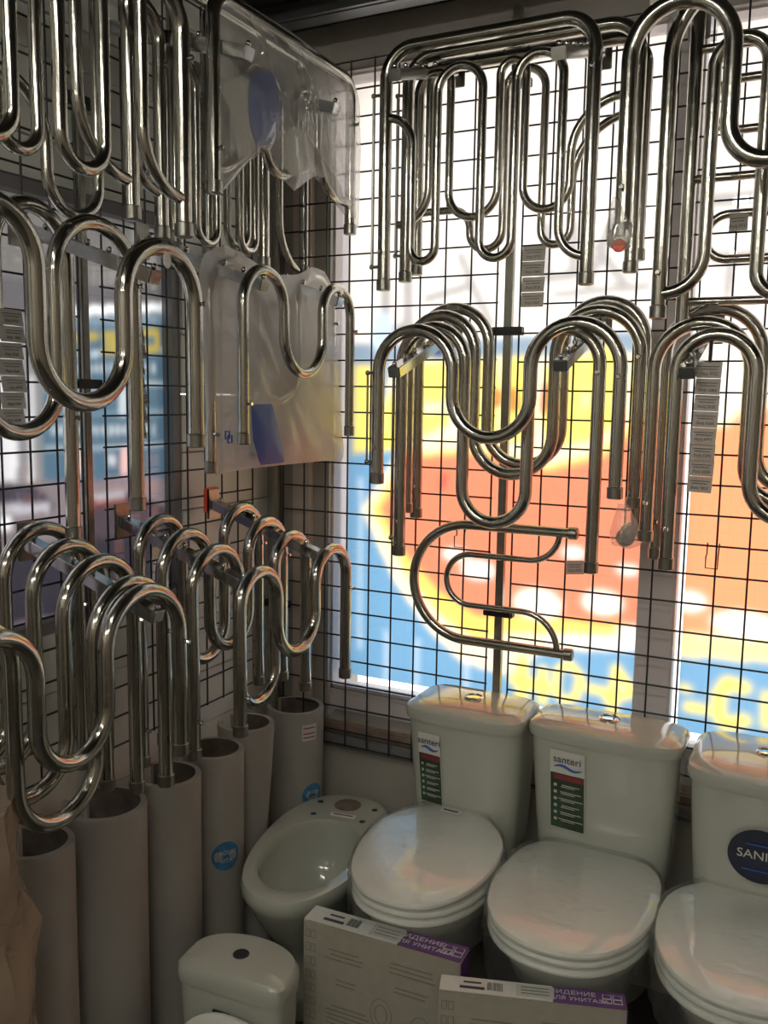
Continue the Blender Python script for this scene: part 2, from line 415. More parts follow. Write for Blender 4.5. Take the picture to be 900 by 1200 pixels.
lsh = [lp([(-60, 320), (215, 340), (215, 362), (-60, 372)], (92, 90, 92)),
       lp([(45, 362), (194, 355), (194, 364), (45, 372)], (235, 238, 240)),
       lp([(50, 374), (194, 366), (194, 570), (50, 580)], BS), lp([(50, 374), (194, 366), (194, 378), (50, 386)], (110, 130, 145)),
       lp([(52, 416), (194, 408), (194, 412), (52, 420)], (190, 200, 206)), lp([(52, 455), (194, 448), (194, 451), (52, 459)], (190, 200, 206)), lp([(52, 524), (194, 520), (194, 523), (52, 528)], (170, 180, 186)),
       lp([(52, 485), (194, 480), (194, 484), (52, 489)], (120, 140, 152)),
       # mirrored yellow letters of the reflected sign
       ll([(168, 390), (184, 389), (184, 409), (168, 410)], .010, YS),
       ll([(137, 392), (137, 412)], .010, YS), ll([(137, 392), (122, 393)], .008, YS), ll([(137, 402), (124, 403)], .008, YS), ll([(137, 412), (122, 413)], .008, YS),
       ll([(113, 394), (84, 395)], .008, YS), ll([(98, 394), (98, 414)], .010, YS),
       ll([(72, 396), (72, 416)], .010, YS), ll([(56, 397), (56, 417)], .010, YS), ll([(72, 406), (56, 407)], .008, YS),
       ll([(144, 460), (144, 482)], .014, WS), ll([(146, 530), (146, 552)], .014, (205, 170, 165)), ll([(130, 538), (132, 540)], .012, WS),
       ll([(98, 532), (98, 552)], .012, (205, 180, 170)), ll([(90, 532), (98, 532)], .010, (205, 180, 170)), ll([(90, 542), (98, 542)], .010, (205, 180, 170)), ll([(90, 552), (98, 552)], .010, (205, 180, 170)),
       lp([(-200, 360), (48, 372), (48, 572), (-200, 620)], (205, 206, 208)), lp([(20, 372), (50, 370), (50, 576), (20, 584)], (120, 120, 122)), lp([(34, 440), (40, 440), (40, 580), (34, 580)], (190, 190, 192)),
       # reflected parked cars and road
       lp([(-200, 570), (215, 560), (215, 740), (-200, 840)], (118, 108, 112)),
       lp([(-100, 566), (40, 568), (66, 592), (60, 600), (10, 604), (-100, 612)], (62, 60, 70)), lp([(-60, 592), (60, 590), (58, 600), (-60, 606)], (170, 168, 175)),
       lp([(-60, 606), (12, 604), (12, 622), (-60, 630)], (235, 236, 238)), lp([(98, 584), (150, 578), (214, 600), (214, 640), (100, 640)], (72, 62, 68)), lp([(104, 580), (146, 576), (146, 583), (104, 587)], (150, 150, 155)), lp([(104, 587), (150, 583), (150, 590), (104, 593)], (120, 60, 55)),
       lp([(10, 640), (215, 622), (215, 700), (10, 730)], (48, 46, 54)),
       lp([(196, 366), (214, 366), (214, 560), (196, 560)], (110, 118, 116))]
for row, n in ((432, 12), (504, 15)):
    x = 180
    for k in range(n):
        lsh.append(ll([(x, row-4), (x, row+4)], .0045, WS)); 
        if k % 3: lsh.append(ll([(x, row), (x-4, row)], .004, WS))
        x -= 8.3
LM = print_mat('reflection_film')
f = film('reflection_film', 'x', XF, -1.87, -.39, 1.06, 2.03, .0065, lambda u, z: [c*(1+noise.noise((u*2, 1, z*9))*.12) for c in srgb((104, 102, 100))], lsh, LM)  # street reflection on the pane, carried as film colour
tag(f, 'painted reflection of a blue and grey sign with mirrored yellow letters on the left-hand window', 'window film')
# ------------------------------------------------------------------ wire grid panels and their posts
def grid(name, label, axis, v, us, zs, r=.0026):
    b = bmesh.new()
    P = (lambda u, z, o=0: (u, v+o, z)) if axis == 'y' else (lambda u, z, o=0: (v-o, u, z))
    for u in us: tube(b, [P(u, zs[0]-.002), P(u, zs[-1]+.002)], r, 6)
    for z in zs: tube(b, [P(us[0]-.002, z, 2*r), P(us[-1]+.002, z, 2*r)], r, 6)
    o = obj(name, b, WIRE); return tag(o, label, 'display grid', 'black wire display grids')
c = .075
zA = [.5346]+[1.1046+k*c for k in range(-7, 20)]
zB = [.5346]+[1.3227+k*c for k in range(-9, 17)]
zL = [1.7707-k*c for k in range(14, -13, -1)]
grid('wire_grid_panel', 'black wire display grid on the window, between the room corner and the thin grey post', 'y', 0, [(3.574-3+k)*c for k in range(10)], [z for z in zA if z < 2.6])
grid('wire_grid_panel', 'black wire display grid on the window, right of the thin grey post', 'y', 0, [(17.436-7+k)*c for k in range(13)], [z for z in zB if z < 2.6])
grid('wire_grid_panel', 'black wire display grid at the right edge, over the right-hand window pane', 'y', 0, [(17.436+6.6+k)*c for k in range(12)], [z for z in zB if z < 2.6])
grid('wire_grid_panel', 'black wire display grid on the left wall, from the grey post to the room corner', 'x', 0, [(-13.352+k)*c for k in range(4, 13)], [z for z in zL if z < 2.6])
grid('wire_grid_panel', 'black wire display grid on the left wall, left of the grey post', 'x', 0, [(-13.352+k)*c for k in range(-14, 4)], [z for z in zL if z < 2.6])
def post(x, y, z0, z1, label, s=.022, ax='y'):
    p = thing('grid_post', label, 'post', (x, y, z0))
    obj('upright', bx((0, 0, (z1-z0)/2), (s, s, z1-z0), None, .003), mat('post_grey', (.25, .25, .25), .35, .6, .08, 20) if False else CAPM, p)
    for zz in (.45, 1.22, 1.85):
        obj('clamp', bx((0, -.004, zz), (.085, .026, .022), None, .002) if ax == 'y' else bx((.004, 0, zz), (.026, .085, .022), None, .002), DARK, p)
post(.745, .022, .56, 2.6, 'thin grey post joining the wire grids in front of the window')
post(-.022, -.742, .4, 2.6, 'thin grey post joining the wire grids on the left wall', ax='x')
post(.012, .018, .50, 2.6, 'thin grey post standing in the room corner', .02)
# ------------------------------------------------------------------ display arms
def dir_arm(axis, u0, z0, L=.375, drop=.125, label='', name='display_arm', start=.004, tip=None):
    """slanted arm that stands off the grid; u0 = place along the wall"""
    loc = (start, u0, z0) if axis == 'x' else (u0, -start, z0)
    a = thing(name, label, 'display arm', loc, 0 if axis == 'x' else -PI/2, 'slanted display arms')
    M = Matrix.Rotation(math.atan2(drop, L), 4, 'Y'); ln = math.hypot(L, drop)
    obj('bar', bx((ln/2, 0, -.018), (ln, .032, .026), M, .002), ARMM, a)
    obj('mounting_plate', bx((.004, 0, -.02), (.008, .05, .085), None, .002), CAPM, a)
    for k in range(7):
        s = .03+k*(ln-.04)/6
        b = bmesh.new(); bmesh.ops.create_uvsphere(b, u_segments=10, v_segments=6, radius=.0065, matrix=M @ Matrix.Translation((s, 0, .001)))
        obj('stop_ball', b, CHROME2, a)
    return a
L1 = dir_arm('x', -.953, 1.300, label='slanted chrome arm low on the left wall, nearest the camera'); L2 = dir_arm('x', -.662, 1.312, label='slanted chrome arm low on the left wall, middle of three'); L3 = dir_arm('x', -.302, 1.318, label='slanted chrome arm low on the left wall with orange end clip')
obj('end_clip', bx((-.002, 0, -.01), (.016, .056, .07), None, .003), RED, L3)['label'] = 'orange plastic clip at the wall end'
# arms on the window side
def warm(px, py, x0, label):
    q = hit(px, py, 'x', x0); return dir_arm('y', x0, q.z, L=max(.2, -q.y*0+.375), label=label)
RA1 = dir_arm('y', .60, 1.80, label='slanted chrome arm in the middle of the window, left of the thin grey post')
RA2 = dir_arm('y', 1.004, 1.815, label='slanted chrome arm in the middle of the window, left of the mullion')
RA3 = dir_arm('y', .589, 2.475, label='slanted chrome arm at the window top, left of the thin grey post')
RA4 = dir_arm('y', .974, 2.465, label='slanted chrome arm at the window top, left of the mullion')
RA5 = dir_arm('y', 1.27, 1.80, label='slanted chrome arm right of the mullion, at half height')
RA6 = dir_arm('y', 1.20, 2.50, L=.50, drop=.14, label='slanted chrome arm at the window top, in front of the mullion')
yl = hit(25, 245, 'x', .02).y
LA1 = dir_arm('x', yl, hit(25, 245, 'x', .02).z-.012, label='slanted chrome arm at half height on the left wall, nearest the camera')
# ------------------------------------------------------------------ towel rails
GR = {'l1': 'towel rails on the arm low at the left edge', 'l2': 'towel rails on the two arms low near the corner', 'lm': 'towel rails at half height on the left wall', 'lt': 'towel rails at the top of the left wall',
      'r1': 'towel rails hung at the top of the window', 'r2': 'towel rails hung in the middle of the window', 'r3': 'towel rails right of the mullion'}
def plane_pt(axis, d, u, z): return Vector((u, d, z)) if axis == 'y' else Vector((d, u, z))
def P2(axis, d, p):
    if p[0] is None: return (p[1], p[2])
    q = hit(p[0], p[1], axis, d); return ((q.x if axis == 'y' else q.y), q.z)
def snake(axis, d, legs, turns, start, end, js=None, je=None):
    """legs/turns in photo pixels on the plane; start/end = pixel of the free ends, js/je = sideways joints instead"""
    us = [P2(axis, d, p)[0] for p in legs]; zs = [P2(axis, d, p)[1] for p in turns]
    pts = []
    if js: q = P2(axis, d, js); pts += [q, (us[0], q[1])]
    else: pts += [(us[0], P2(axis, d, start)[1])]
    for i in range(len(zs)): pts += [(us[i], zs[i]), (us[i+1], zs[i])]
    if je: q = P2(axis, d, je); pts += [(us[-1], q[1]), q]
    else: pts += [(us[-1], P2(axis, d, end)[1])]
    return pts
def rail(label, group, axis, d, legs, turns, start, end, r=.0155, R=9., coils=(), valve=True, rod=None, extra_cap=0):
    pts = snake(axis, d, legs, turns, start, end)
    us = [p[0] for p in pts]; z0 = min(p[1] for p in pts)
    o = plane_pt(axis, d, sum(us)/len(us), z0)
    t = thing('towel_rail', label, 'towel rail', o, 0, group)
    path = [plane_pt(axis, d, *p)-o for p in fillet(pts, R)]
    obj('pipe', tube(bmesh.new(), path, r, 16), CHROME, t)
    for e, f_ in ((path[0], path[1]), (path[-1], path[-2])):
        dr = (e-f_).normalized()
        b = tube(bmesh.new(), [e-dr*.026, e-dr*.024, e, e+dr*.002], [r, r*1.14, r*1.14, r*.9], 14)
        obj('end_nut', b, CAPM, t)
    nrm = Vector((0, -1, 0)) if axis == 'y' else Vector((1, 0, 0))
    if valve:
        for q in ((pts[0][0], pts[0][1]+.09 if pts[0][1] < pts[1][1] else pts[0][1]), (pts[-1][0], pts[1][1]-.11)):
            c0 = plane_pt(axis, d, *q)-o
            obj('air_valve', tube(bmesh.new(), [c0+nrm*(r*.6), c0+nrm*(r+.006), c0+nrm*(r+.007), c0+nrm*(r+.011)], [.004, .004, .006, .004], 8), CHROME2, t)
    for cpts, cr in coils:
        cp = [plane_pt(axis, d, *p)-o for p in fillet(cpts, 9.)]
        obj('inner_coil', tube(bmesh.new(), cp, cr, 12), CHROME, t)
    if rod:   # thin wall bracket rod that stands beside a leg
        (ux, zt), (_, zb) = P2(axis, d, rod[0]), P2(axis, d, rod[1]); ul = P2(axis, d, rod[2])[0]
        A = plane_pt(axis, d, ux, zt)-o; B = plane_pt(axis, d, ux, zb)-o
        b = tube(bmesh.new(), [A, B], .0028, 8)
        for q in (A, B):
            tube(b, [q, q+(plane_pt(axis, d, ul, 0)-plane_pt(axis, d, ux, 0))], .004, 8)
            bmesh.ops.create_uvsphere(b, u_segments=8, v_segments=6, radius=.0065, matrix=Matrix.Translation(q))
        obj('bracket_rod', b, CAPM, t)
    return t
# --- window middle cluster (M-shaped rails on RA1 + RA2), front to back
g = GR['r2']
rail('M-shaped chrome towel rail, nearest of the middle window cluster, highest bottom bend', g, 'y', -.31, [(443, 480), (530, 455), (622, 440), (727, 440)], [(485, 387), (575, 513), (675, 378)], (441, 566), (720, 584), rod=((431, 437), (431, 541), (443, 480)))
rail('tall M-shaped chrome towel rail in the middle of the window with the deepest bottom bend', g, 'y', -.235, [(470, 500), (543, 500), (618, 515), (699, 515)], [(506, 384), (582, 613), (659, 385)], (468, 650), (694, 671), rod=((461, 436), (458, 630), (470, 500)))
rail('M-shaped chrome towel rail, third from the front in the middle window cluster', g, 'y', -.10, [(478, 500), (556, 440), (650, 440), (749, 450)], [(516, 370), (600, 556), (706, 364)], (478, 600), (746, 595))
rail('M-shaped chrome towel rail at the back of the middle window cluster', g, 'y', -.035, [(490, 480), (572, 440), (660, 440), (754, 450)], [(533, 361), (617, 545), (711, 353)], (489, 606), (746, 628), rod=((481, 440), (479, 586), (490, 480)))
# --- right cluster
g = GR['r3']
rail('chrome towel rail right of the mullion with the price strip hanging at its front', g, 'y', -.31, [(789, 500), (887, 430), (985, 430)], [(840, 392), (936, 612)], (784, 667), (985, 400), R=9)
rail('chrome towel rail right of the mullion, second from the front', g, 'y', -.20, [(764, 480), (879, 450), (975, 430)], [(826, 378), (930, 590)], (760, 634), (975, 400))
rail('chrome towel rail right of the mullion, nearest the window', g, 'y', -.08, [(776, 500), (893, 430), (985, 430)], [(838, 361), (940, 575)], (771, 654), (985, 400))
# --- F-shaped small rail under the middle cluster
d = -.045
t = thing('towel_rail', 'small curved chrome towel rail lying sideways below the middle window cluster', 'towel rail', hit(480, 690, 'y', d), 0, None)
o = t.location
C_ = [(None, ) + P2('y', d, p) for p in ((678, 627), (679, 768))]
zt, zb = P2('y', d, (560, 616))[1], P2('y', d, (560, 752))[1]; ul = P2('y', d, (485, 690))[0]; ur = P2('y', d, (676, 627))[0]
cp = [plane_pt('y', d, *p)-o for p in fillet([(ur, zt), (ul, zt), (ul, zb), (ur, zb)], .2, 16)]
obj('outer_pipe', tube(bmesh.new(), cp, .0135, 16), CHROME, t)
for q in (cp[0], cp[-1]):
    obj('end_nut', tube(bmesh.new(), [q-Vector((.022, 0, 0)), q-Vector((.02, 0, 0)), q, q+Vector((.003, 0, 0))], [.0135, .0165, .0165, .013], 14), CAPM, t)
ip = [P2('y', d, p) for p in ((656, 630), (656, 660), (524, 654), (524, 708), (654, 722), (654, 766))]
zz = [zt, ip[1][1], ip[1][1], ip[4][1], ip[4][1], zb]; uu = [ip[0][0], ip[0][0], ip[2][0], ip[2][0], ip[4][0], ip[4][0]]
obj('inner_pipe', tube(bmesh.new(), [plane_pt('y', d, *p)-o for p in fillet(list(zip(uu, zz)), 9)], .0085, 12), CHROME, t)
# --- window top cluster (U-framed rails with inner coils)
g = GR['r1']
d = -.30
rail('nearest chrome towel rail with square-shouldered frame and inner coil at the window top', g, 'y', d, [(452, 150), (694, 150)], [(570, 38)], (450, 340), (687, 333), R=.07,
     coils=[(snake('y', d, [(482, 220), (511, 220), (563, 220), (601, 220), (656, 220)], [(497, 306), (536, 77), (579, 302), (630, 61), ][0:4], None, None, js=(453, 139), je=(688, 300)), .0105)], rod=((438, 113), (440, 313), (452, 200)))
d = -.16
rail('chrome towel rail with a square-shouldered frame, second from the front at the window top', g, 'y', d, [(477, 200), (744, 200)], [(600, 48)], (477, 330), (741, 319), R=.07,
     coils=[(snake('y', d, [(503, 180), (527, 180), (584, 180), (614, 180), (669, 180)], [(515, 85), (554, 254), (600, 70), (640, 245)], None, None, js=(466, 264), je=(742, 109)), .0105)], rod=((466, 113), (466, 300), (477, 200)))
d = -.08
rail('chrome towel rail with a square-shouldered frame, nearest the glass at the window top', g, 'y', d, [(490, 200), (752, 200)], [(600, 66)], (489, 322), (747, 305), R=.07,
     coils=[(snake('y', d, [(553, 180), (591, 180), (637, 180), (672, 180)], [(573, 292), (614, 80), (656, 286)], None, None, js=(490, 250), je=(750, 130)), .0105)])
# big M rail on the right
rail('big M-shaped chrome towel rail at the top right, nearest the camera', g, 'y', -.50, [(735, 150), (856, 120), (957, 120)], [(797, 0), (905, 186)], (728, 278), (957, 60), r=.0165)
d = -.38
rail('tall chrome towel rail with inner coil at the top right, hanging before the mullion', g, 'y', d, [(785, 100), (1010, 100)], [(900, -40)], (769, 373), (1010, 300), R=.14,
     coils=[(snake('y', d, [(832, 180), (895, 180), (960, 180)], [(866, 44), (925, 345)], None, (960, 50), js=(776, 344)), .0135)])
d = -.14
t = thing('towel_rail', 'ladder-shaped chrome towel rail with level rungs, behind others at the top right', 'towel rail', plane_pt('y', d, P2('y', d, (809, 200))[0], 1.8), 0, g)
o = t.location; u0_ = P2('y', d, (809, 200))[0]; u1_ = u0_+.55
zr = [P2('y', d, p)[1] for p in ((865, 52), (865, 206), (865, 352))]
for k in range(2):
    uu = (u0_, u1_)[k]
    obj('upright', tube(bmesh.new(), [plane_pt('y', d, uu, zr[0]+.08)-o, plane_pt('y', d, uu, zr[2]-.06)-o], .0155, 14), CHROME, t)
for z in zr: obj('rung', tube(bmesh.new(), [plane_pt('y', d, u0_, z)-o, plane_pt('y', d, u1_, z)-o], .010, 12), CHROME, t)
for a, b_ in (((865, 92), (865, 152)), ((865, 250), (865, 303))):
    za, zb_ = P2('y', d, a)[1], P2('y', d, b_)[1]; ul_ = P2('y', d, (836, 120))[0]
    obj('coil', tube(bmesh.new(), [plane_pt('y', d, *p)-o for p in fillet([(u1_, za), (ul_, za), (ul_, zb_), (u1_, zb_)], .05)], .010, 12), CHROME, t)
# --- left wall, low near the camera
g = GR['l1']
def lrail(label, g, d, legs, turns, s, e, **k): return rail(label, g, 'x', d, legs, turns, s, e, **k)
lrail('nearest chrome towel rail low at the left edge, at the tip of its arm', g, .375, [(-65, 850), (42, 800), (124, 780), (211, 800)], [(-5, 748), (78, 897), (178, 690)], (-65, 980), (209, 885))
lrail('chrome towel rail low at the left edge, second from front, with the lowest bend', g, .325, [(-80, 850), (17, 880), (110, 750), (193, 800)], [(-30, 735), (60, 966), (163, 680)], (-80, 990), (191, 922))
lrail('chrome towel rail low at the left edge, third from the front', g, .244, [(-100, 800), (-16, 800), (75, 750), (158, 780)], [(-60, 715), (20, 941), (119, 657)], (-100, 990), (156, 930))
lrail('chrome towel rail low at the left edge, fourth from the front', g, .148, [(-120, 800), (-45, 800), (40, 750), (122, 770)], [(-80, 700), (0, 900), (83, 638)], (-120, 990), (125, 925))
lrail('chrome towel rail low at the left edge, nearest the wall', g, .062, [(-150, 800), (-75, 800), (6, 720), (93, 740)], [(-110, 690), (-35, 900), (48, 619)], (-150, 990), (96, 900))
# --- left wall, low near the corner
g = GR['l2']
lrail('M-shaped chrome towel rail near the corner, nearest of its two arms', g, .398, [(281, 740), (325, 720), (369, 700), (405, 720)], [(304, 670), (345, 763), (389, 643)], (276, 865), (403, 794))
lrail('M-shaped chrome towel rail low near the corner, second from front, lowest bottom bend', g, .280, [(226, 760), (280, 720), (322, 740), (358, 740)], [(249, 645), (301, 823), (346, 626)], (230, 888), (355, 810))
lrail('M-shaped chrome towel rail near the corner, third from the front', g, .200, [(190, 680), (246, 700), (291, 640), (331, 700)], [(217, 626), (268, 755), (315, 610)], (196, 870), (333, 795))
lrail('M-shaped chrome towel rail near the corner, closest to the wall', g, .125, [(163, 660), (214, 700), (263, 640), (303, 700)], [(189, 609), (238, 772), (285, 594)], (168, 897), (306, 800))
# --- left wall, half height
g = GR['lm']
lrail('nearest M-shaped chrome rail at half height by the left edge, with small white tag', g, .40, [(-75, 400), (43, 370), (146, 400), (229, 430)], [(-12, 232), (95, 472), (190, 290)], (-75, 560), (232, 523), r=.0165)
lrail('M-shaped chrome towel rail at half height by the left edge, second from the front', g, .25, [(-120, 400), (-30, 400), (65, 380), (158, 420)], [(-75, 215), (20, 507), (110, 261)], (-120, 560), (161, 597))
lrail('chrome towel rail at half height by the left edge, closest to the wall', g, .13, [(-95, 400), (-5, 400), (80, 400)], [(-50, 420), (38, 240)], (-95, 300), (77, 632))
lrail('slim M-shaped chrome towel rail hanging in front of the milky bag', g, .36, [(285, 400), (333, 380), (378, 380), (410, 430)], [(307, 316), (357, 438), (396, 338)], (289, 520), (411, 510), r=.0128)
q2 = hit(307, 316, 'x', .36); q3 = hit(396, 338, 'x', .36)
LA2 = dir_arm('x', q2.y, q2.z+.105, L=.37, label='slanted chrome arm behind the milky bag on the left wall')
LA3 = dir_arm('x', q3.y, q3.z+.105, L=.37, label='slanted chrome arm behind the milky bag, near the corner')
lrail('chrome towel rail wrapped inside the milky plastic bag', g, .235, [(246, 420), (300, 420), (348, 420), (388, 430)], [(270, 306), (324, 470), (368, 325)], (252, 553), (390, 530), r=.0135)
# --- left wall, top
g = GR['lt']
d = .42
lrail('framed chrome towel rail at the top left, nearest the camera', g, d, [(-120, 100), (214, 150)], [(40, -110)], (-120, 250), (214, 277), R=.07,
      coils=[(snake('x', d, [(-48, 100), (13, 100), (69, 90), (121, 90), (166, 90)], [(-15, 156), (45, -60), (97, 197), (143, -40)], None, None, js=(-118, -20), je=(214, 233)), .0118)], valve=True)
d = .30
lrail('framed chrome towel rail at the top left, second from the front', g, d, [(-140, 100), (153, 150)], [(40, -100)], (-140, 250), (154, 257), R=.07,
      coils=[(snake('x', d, [(-5, 100), (43, 100), (90, 100)], [(20, 173), (66, -40)], None, None, js=(-138, 0), je=(153, 212)), .0118)])
d = .20
lrail('framed chrome towel rail at the top left, third from the front', g, d, [(-150, 100), (188, 150)], [(40, -70)], (-150, 250), (188, 279), R=.07,
      coils=[(snake('x', d, [(53, 120), (113, 120), (150, 120)], [(84, 251), (132, -20)], None, None, js=(-148, 20), je=(188, 226)), .0118)])
d = .34
lrail('framed chrome towel rail inside the clear bag with the blue label, top left', g, d, [(250, 120), (411, 180)], [(335, 46)], (250, 226), (412, 275), R=.05, coils=[(snake('x', d, [(285, 150), (310, 150), (345, 150), (372, 150)], [(297, 75), (328, 205), (358, 106)], None, None, js=(250, 196), je=(410, 240)), .011)])
d = .16
lrail('framed chrome towel rail behind the clear bag, left of the room corner', g, d, [(204, 150), (309, 200)], [(255, 10)], (208, 285), (309, 313), R=.05,
      coils=[(snake('x', d, [(230, 200), (254, 200), (281, 200), (299, 200)], [(243, 285), (268, 60), (290, 294)], None, None, js=(205, 60), je=(308, 90)), .0105)])
d = .10
lrail('framed chrome towel rail behind the clear bag, closest to the room corner', g, d, [(244, 200), (357, 200)], [(300, 40)], (246, 300), (357, 322), R=.05,
      coils=[(snake('x', d, [(266, 200), (290, 200), (328, 200)], [(279, 290), (308, 80)], None, None, js=(245, 90), je=(357, 320)), .0105)])
for yy, z, lb in ((-1.05, 2.44, 'slanted chrome arm at the top of the left wall, by the left edge'), (-.70, 2.44, 'slanted chrome arm at the top of the left wall, middle'), (-.34, 2.43, 'slanted chrome arm at the top of the left wall, near the corner')):
    dir_arm('x', yy, z, L=.42, label=lb)
# ------------------------------------------------------------------ bags and films
def resample(P, n):
    P = [Vector(p) for p in P]; L = [0]
    for a, b_ in zip(P, P[1:]+P[:1]): L.append(L[-1]+(b_-a).length)
    out = []; j = 0
    for k in range(n):
        s = L[-1]*k/n
        while L[j+1] < s: j += 1
        out.append(P[j].lerp(P[(j+1) % len(P)], (s-L[j])/(L[j+1]-L[j]+1e-9)))
    return out
def pouch(name, label, cat, axis, d, outline, center, th, m, seed=0, n=90, wr=.006, rings=12):
    O = resample([P2(axis, d, p) for p in outline], n); c0 = Vector(P2(axis, d, center))
    o = plane_pt(axis, d, *c0); t = thing(name, label, cat, o)
    b = bmesh.new()
    for sgn in (1, -1):
        R_ = []
        for k in range(rings+1):
            f = 1-k/rings*.98
            ring = []
            for p in O:
                q = c0.lerp(p, f); h = th*(1-f**3)*sgn
                w_ = noise.noise((q.x*9+seed, q.y*5, sgn*3.))*wr*1.6+noise.noise((q.x*26+q.y*20, q.y*7+seed, sgn))*wr*.7
                h += w_*min(1, (1-f)*6)
                ring.append(plane_pt(axis, d+(h if axis == 'x' else -h), q.x, q.y)-o)
            R_.append(ring)
        loft(b, R_ if sgn > 0 else [r[::-1] for r in R_], False, True)
    bmesh.ops.remove_doubles(b, verts=b.verts, dist=.0002)
    obj('film', b, m, t)
    return t
def patch(name, parent, axis, d, outline, m, off, label=None, th=.002, bulge=.006):
    o = Vector(parent.location); P = resample([P2(axis, d, p) for p in outline], 36)
    c0 = sum(P, Vector((0, 0)))/len(P); b = bmesh.new(); R_ = []
    s = 1 if axis == 'x' else -1
    for f, h in ((.98, -th), (1, 0), (.7, bulge*.5), (.35, bulge), (.02, bulge)):
        R_.append([plane_pt(axis, d+s*(off+h), *(c0.lerp(p, f)))-o for p in P])
    loft(b, R_); x = obj(name, b, m, parent)
    if label: x['label'] = label
    return x
t = pouch('wrapped_bag', 'clear plastic bag with a blue label hung at the top of the left wall', 'plastic bag', 'x', .345,
          [(246, 40), (250, 4), (262, -8), (285, 2), (340, 36), (392, 76), (414, 92), (422, 120), (423, 180), (420, 272), (410, 245), (398, 236), (388, 215), (372, 205), (360, 212), (345, 224), (333, 212), (322, 182), (308, 178), (294, 188), (281, 200), (268, 218), (256, 228), (244, 230), (243, 150)],
          (322, 120), .034, BAGC, 3)
patch('paper_sheet', t, 'x', .358, [(256, 98), (294, 86), (296, 150), (302, 172), (283, 196), (276, 150), (270, 125)], WHITEP, -.004)
patch('printed_label', t, 'x', .360, [(294, 86), (316, 82), (324, 92), (328, 120), (327, 150), (318, 168), (303, 172), (295, 150), (292, 120)], BLUEP, -.001, 'blue printed label')
patch('white_carton', t, 'x', .358, [(334, 152), (348, 148), (370, 154), (370, 200), (346, 206), (334, 196)], WHITEP, -.004)
t = pouch('wrapped_bag', 'milky plastic bag with a blue stripe hung at half height near the corner', 'plastic bag', 'x', .245,
          [(233, 320), (238, 298), (256, 288), (276, 292), (300, 308), (325, 322), (350, 322), (366, 312), (380, 318), (390, 336), (394, 380), (398, 470), (403, 525), (402, 541), (384, 540), (350, 543), (320, 546), (285, 550), (262, 555), (250, 558), (243, 500), (238, 420)],
          (320, 440), .024, BAGF, 8)
patch('blue_stripe', t, 'x', .268, [(293, 474), (318, 473), (326, 505), (333, 542), (304, 545), (296, 515)], BLUEP, .003, 'blue printed stripe')
def ring_emblem(parent, axis, d, px, py, r, m):
    o = Vector(parent.location); q = P2(axis, d, (px, py)); b = bmesh.new()
    for dx, dy in ((-.35, .3), (.35, -.3)):
        pts = [plane_pt(axis, d, q[0]+r*(dx+.55*sx), q[1]+r*(dy*1.2+.6*sy))-o for sx, sy in ((-1, -1), (1, -1), (1, 1), (-1, 1), (-1, -1))]
        tube(b, pts, r*.16, 6)
    obj('emblem', b, m, parent)
ring_emblem(t, 'x', .274, 268, 512, .014, BLUEP)
# crumpled sheet at the lower left edge
b = bmesh.new(); rings_ = []
for k in range(26):
    z = .0+k*.036; ring = []
    for j in range(28):
        a = 2*PI*j/28; rr = .115*(1-.25*(k/25)**2)
        n_ = noise.noise((math.cos(a)*2.2, math.sin(a)*2.2, z*7))*.03+noise.noise((math.cos(a)*6, math.sin(a)*6, z*20))*.012
        ring.append((math.cos(a)*(rr+n_), math.sin(a)*(rr+n_)*1.2, z))
    rings_.append(ring)
loft(b, rings_)
t = obj('crumpled_film_roll', b, OLDF); t.location = (.27, -1.36, 0)
tag(t, 'crumpled beige plastic sheeting at the lower left edge', 'plastic sheet')
# small fitting bags
def fit_bag(label, axis, d, px, py, w_, h_, red=False):
    q = hit(px, py, axis, d)
    P = [(px-w_*.25, py-h_), (px+w_*.1, py-h_*.95), (px+w_*.5, py-h_*.2), (px+w_*.55, py+h_*.35), (px+w_*.1, py+h_*.5), (px-w_*.5, py+h_*.35), (px-w_*.55, py-h_*.1)]
    t = pouch('fittings_bag', label, 'small bag', axis, d, P, (px, py), .016, BAGC, px, 40, .006, 7)
    o = Vector(t.location)
    b = bmesh.new(); lathe(b, [(.016, -.006), (.022, -.005), (.022, .005), (.008, .012)], q-o+Vector((0, 0, -.008)), 16, 'y')
    obj('flange', b, CAPM, t)
    obj('elbow', tube(bmesh.new(), [q-o+Vector((-.008, 0, -.006)), q-o+Vector((-.004, 0, .014)), q-o+Vector((.012, .004, .024))], .009, 10), CHROME2, t)
    top = hit(px, py-h_, axis, d)-o
    obj('tie', tube(bmesh.new(), [top, top+Vector((.006, .002, .03))], .0012, 6), WHITEP, t)
    if red: obj('red_washer', lathe(bmesh.new(), [(.011, -.002), (.013, 0), (.011, .002)], q-o+Vector((.004, -.012, -.024)), 14, 'y'), RED, t)
fit_bag('small clear bag of fittings tied to the big towel rail at the top right', 'y', -.51, 725, 274, 28, 44, True)
fit_bag('small clear bag with a round fitting below the middle window cluster', 'y', -.12, 733, 626, 34, 36)
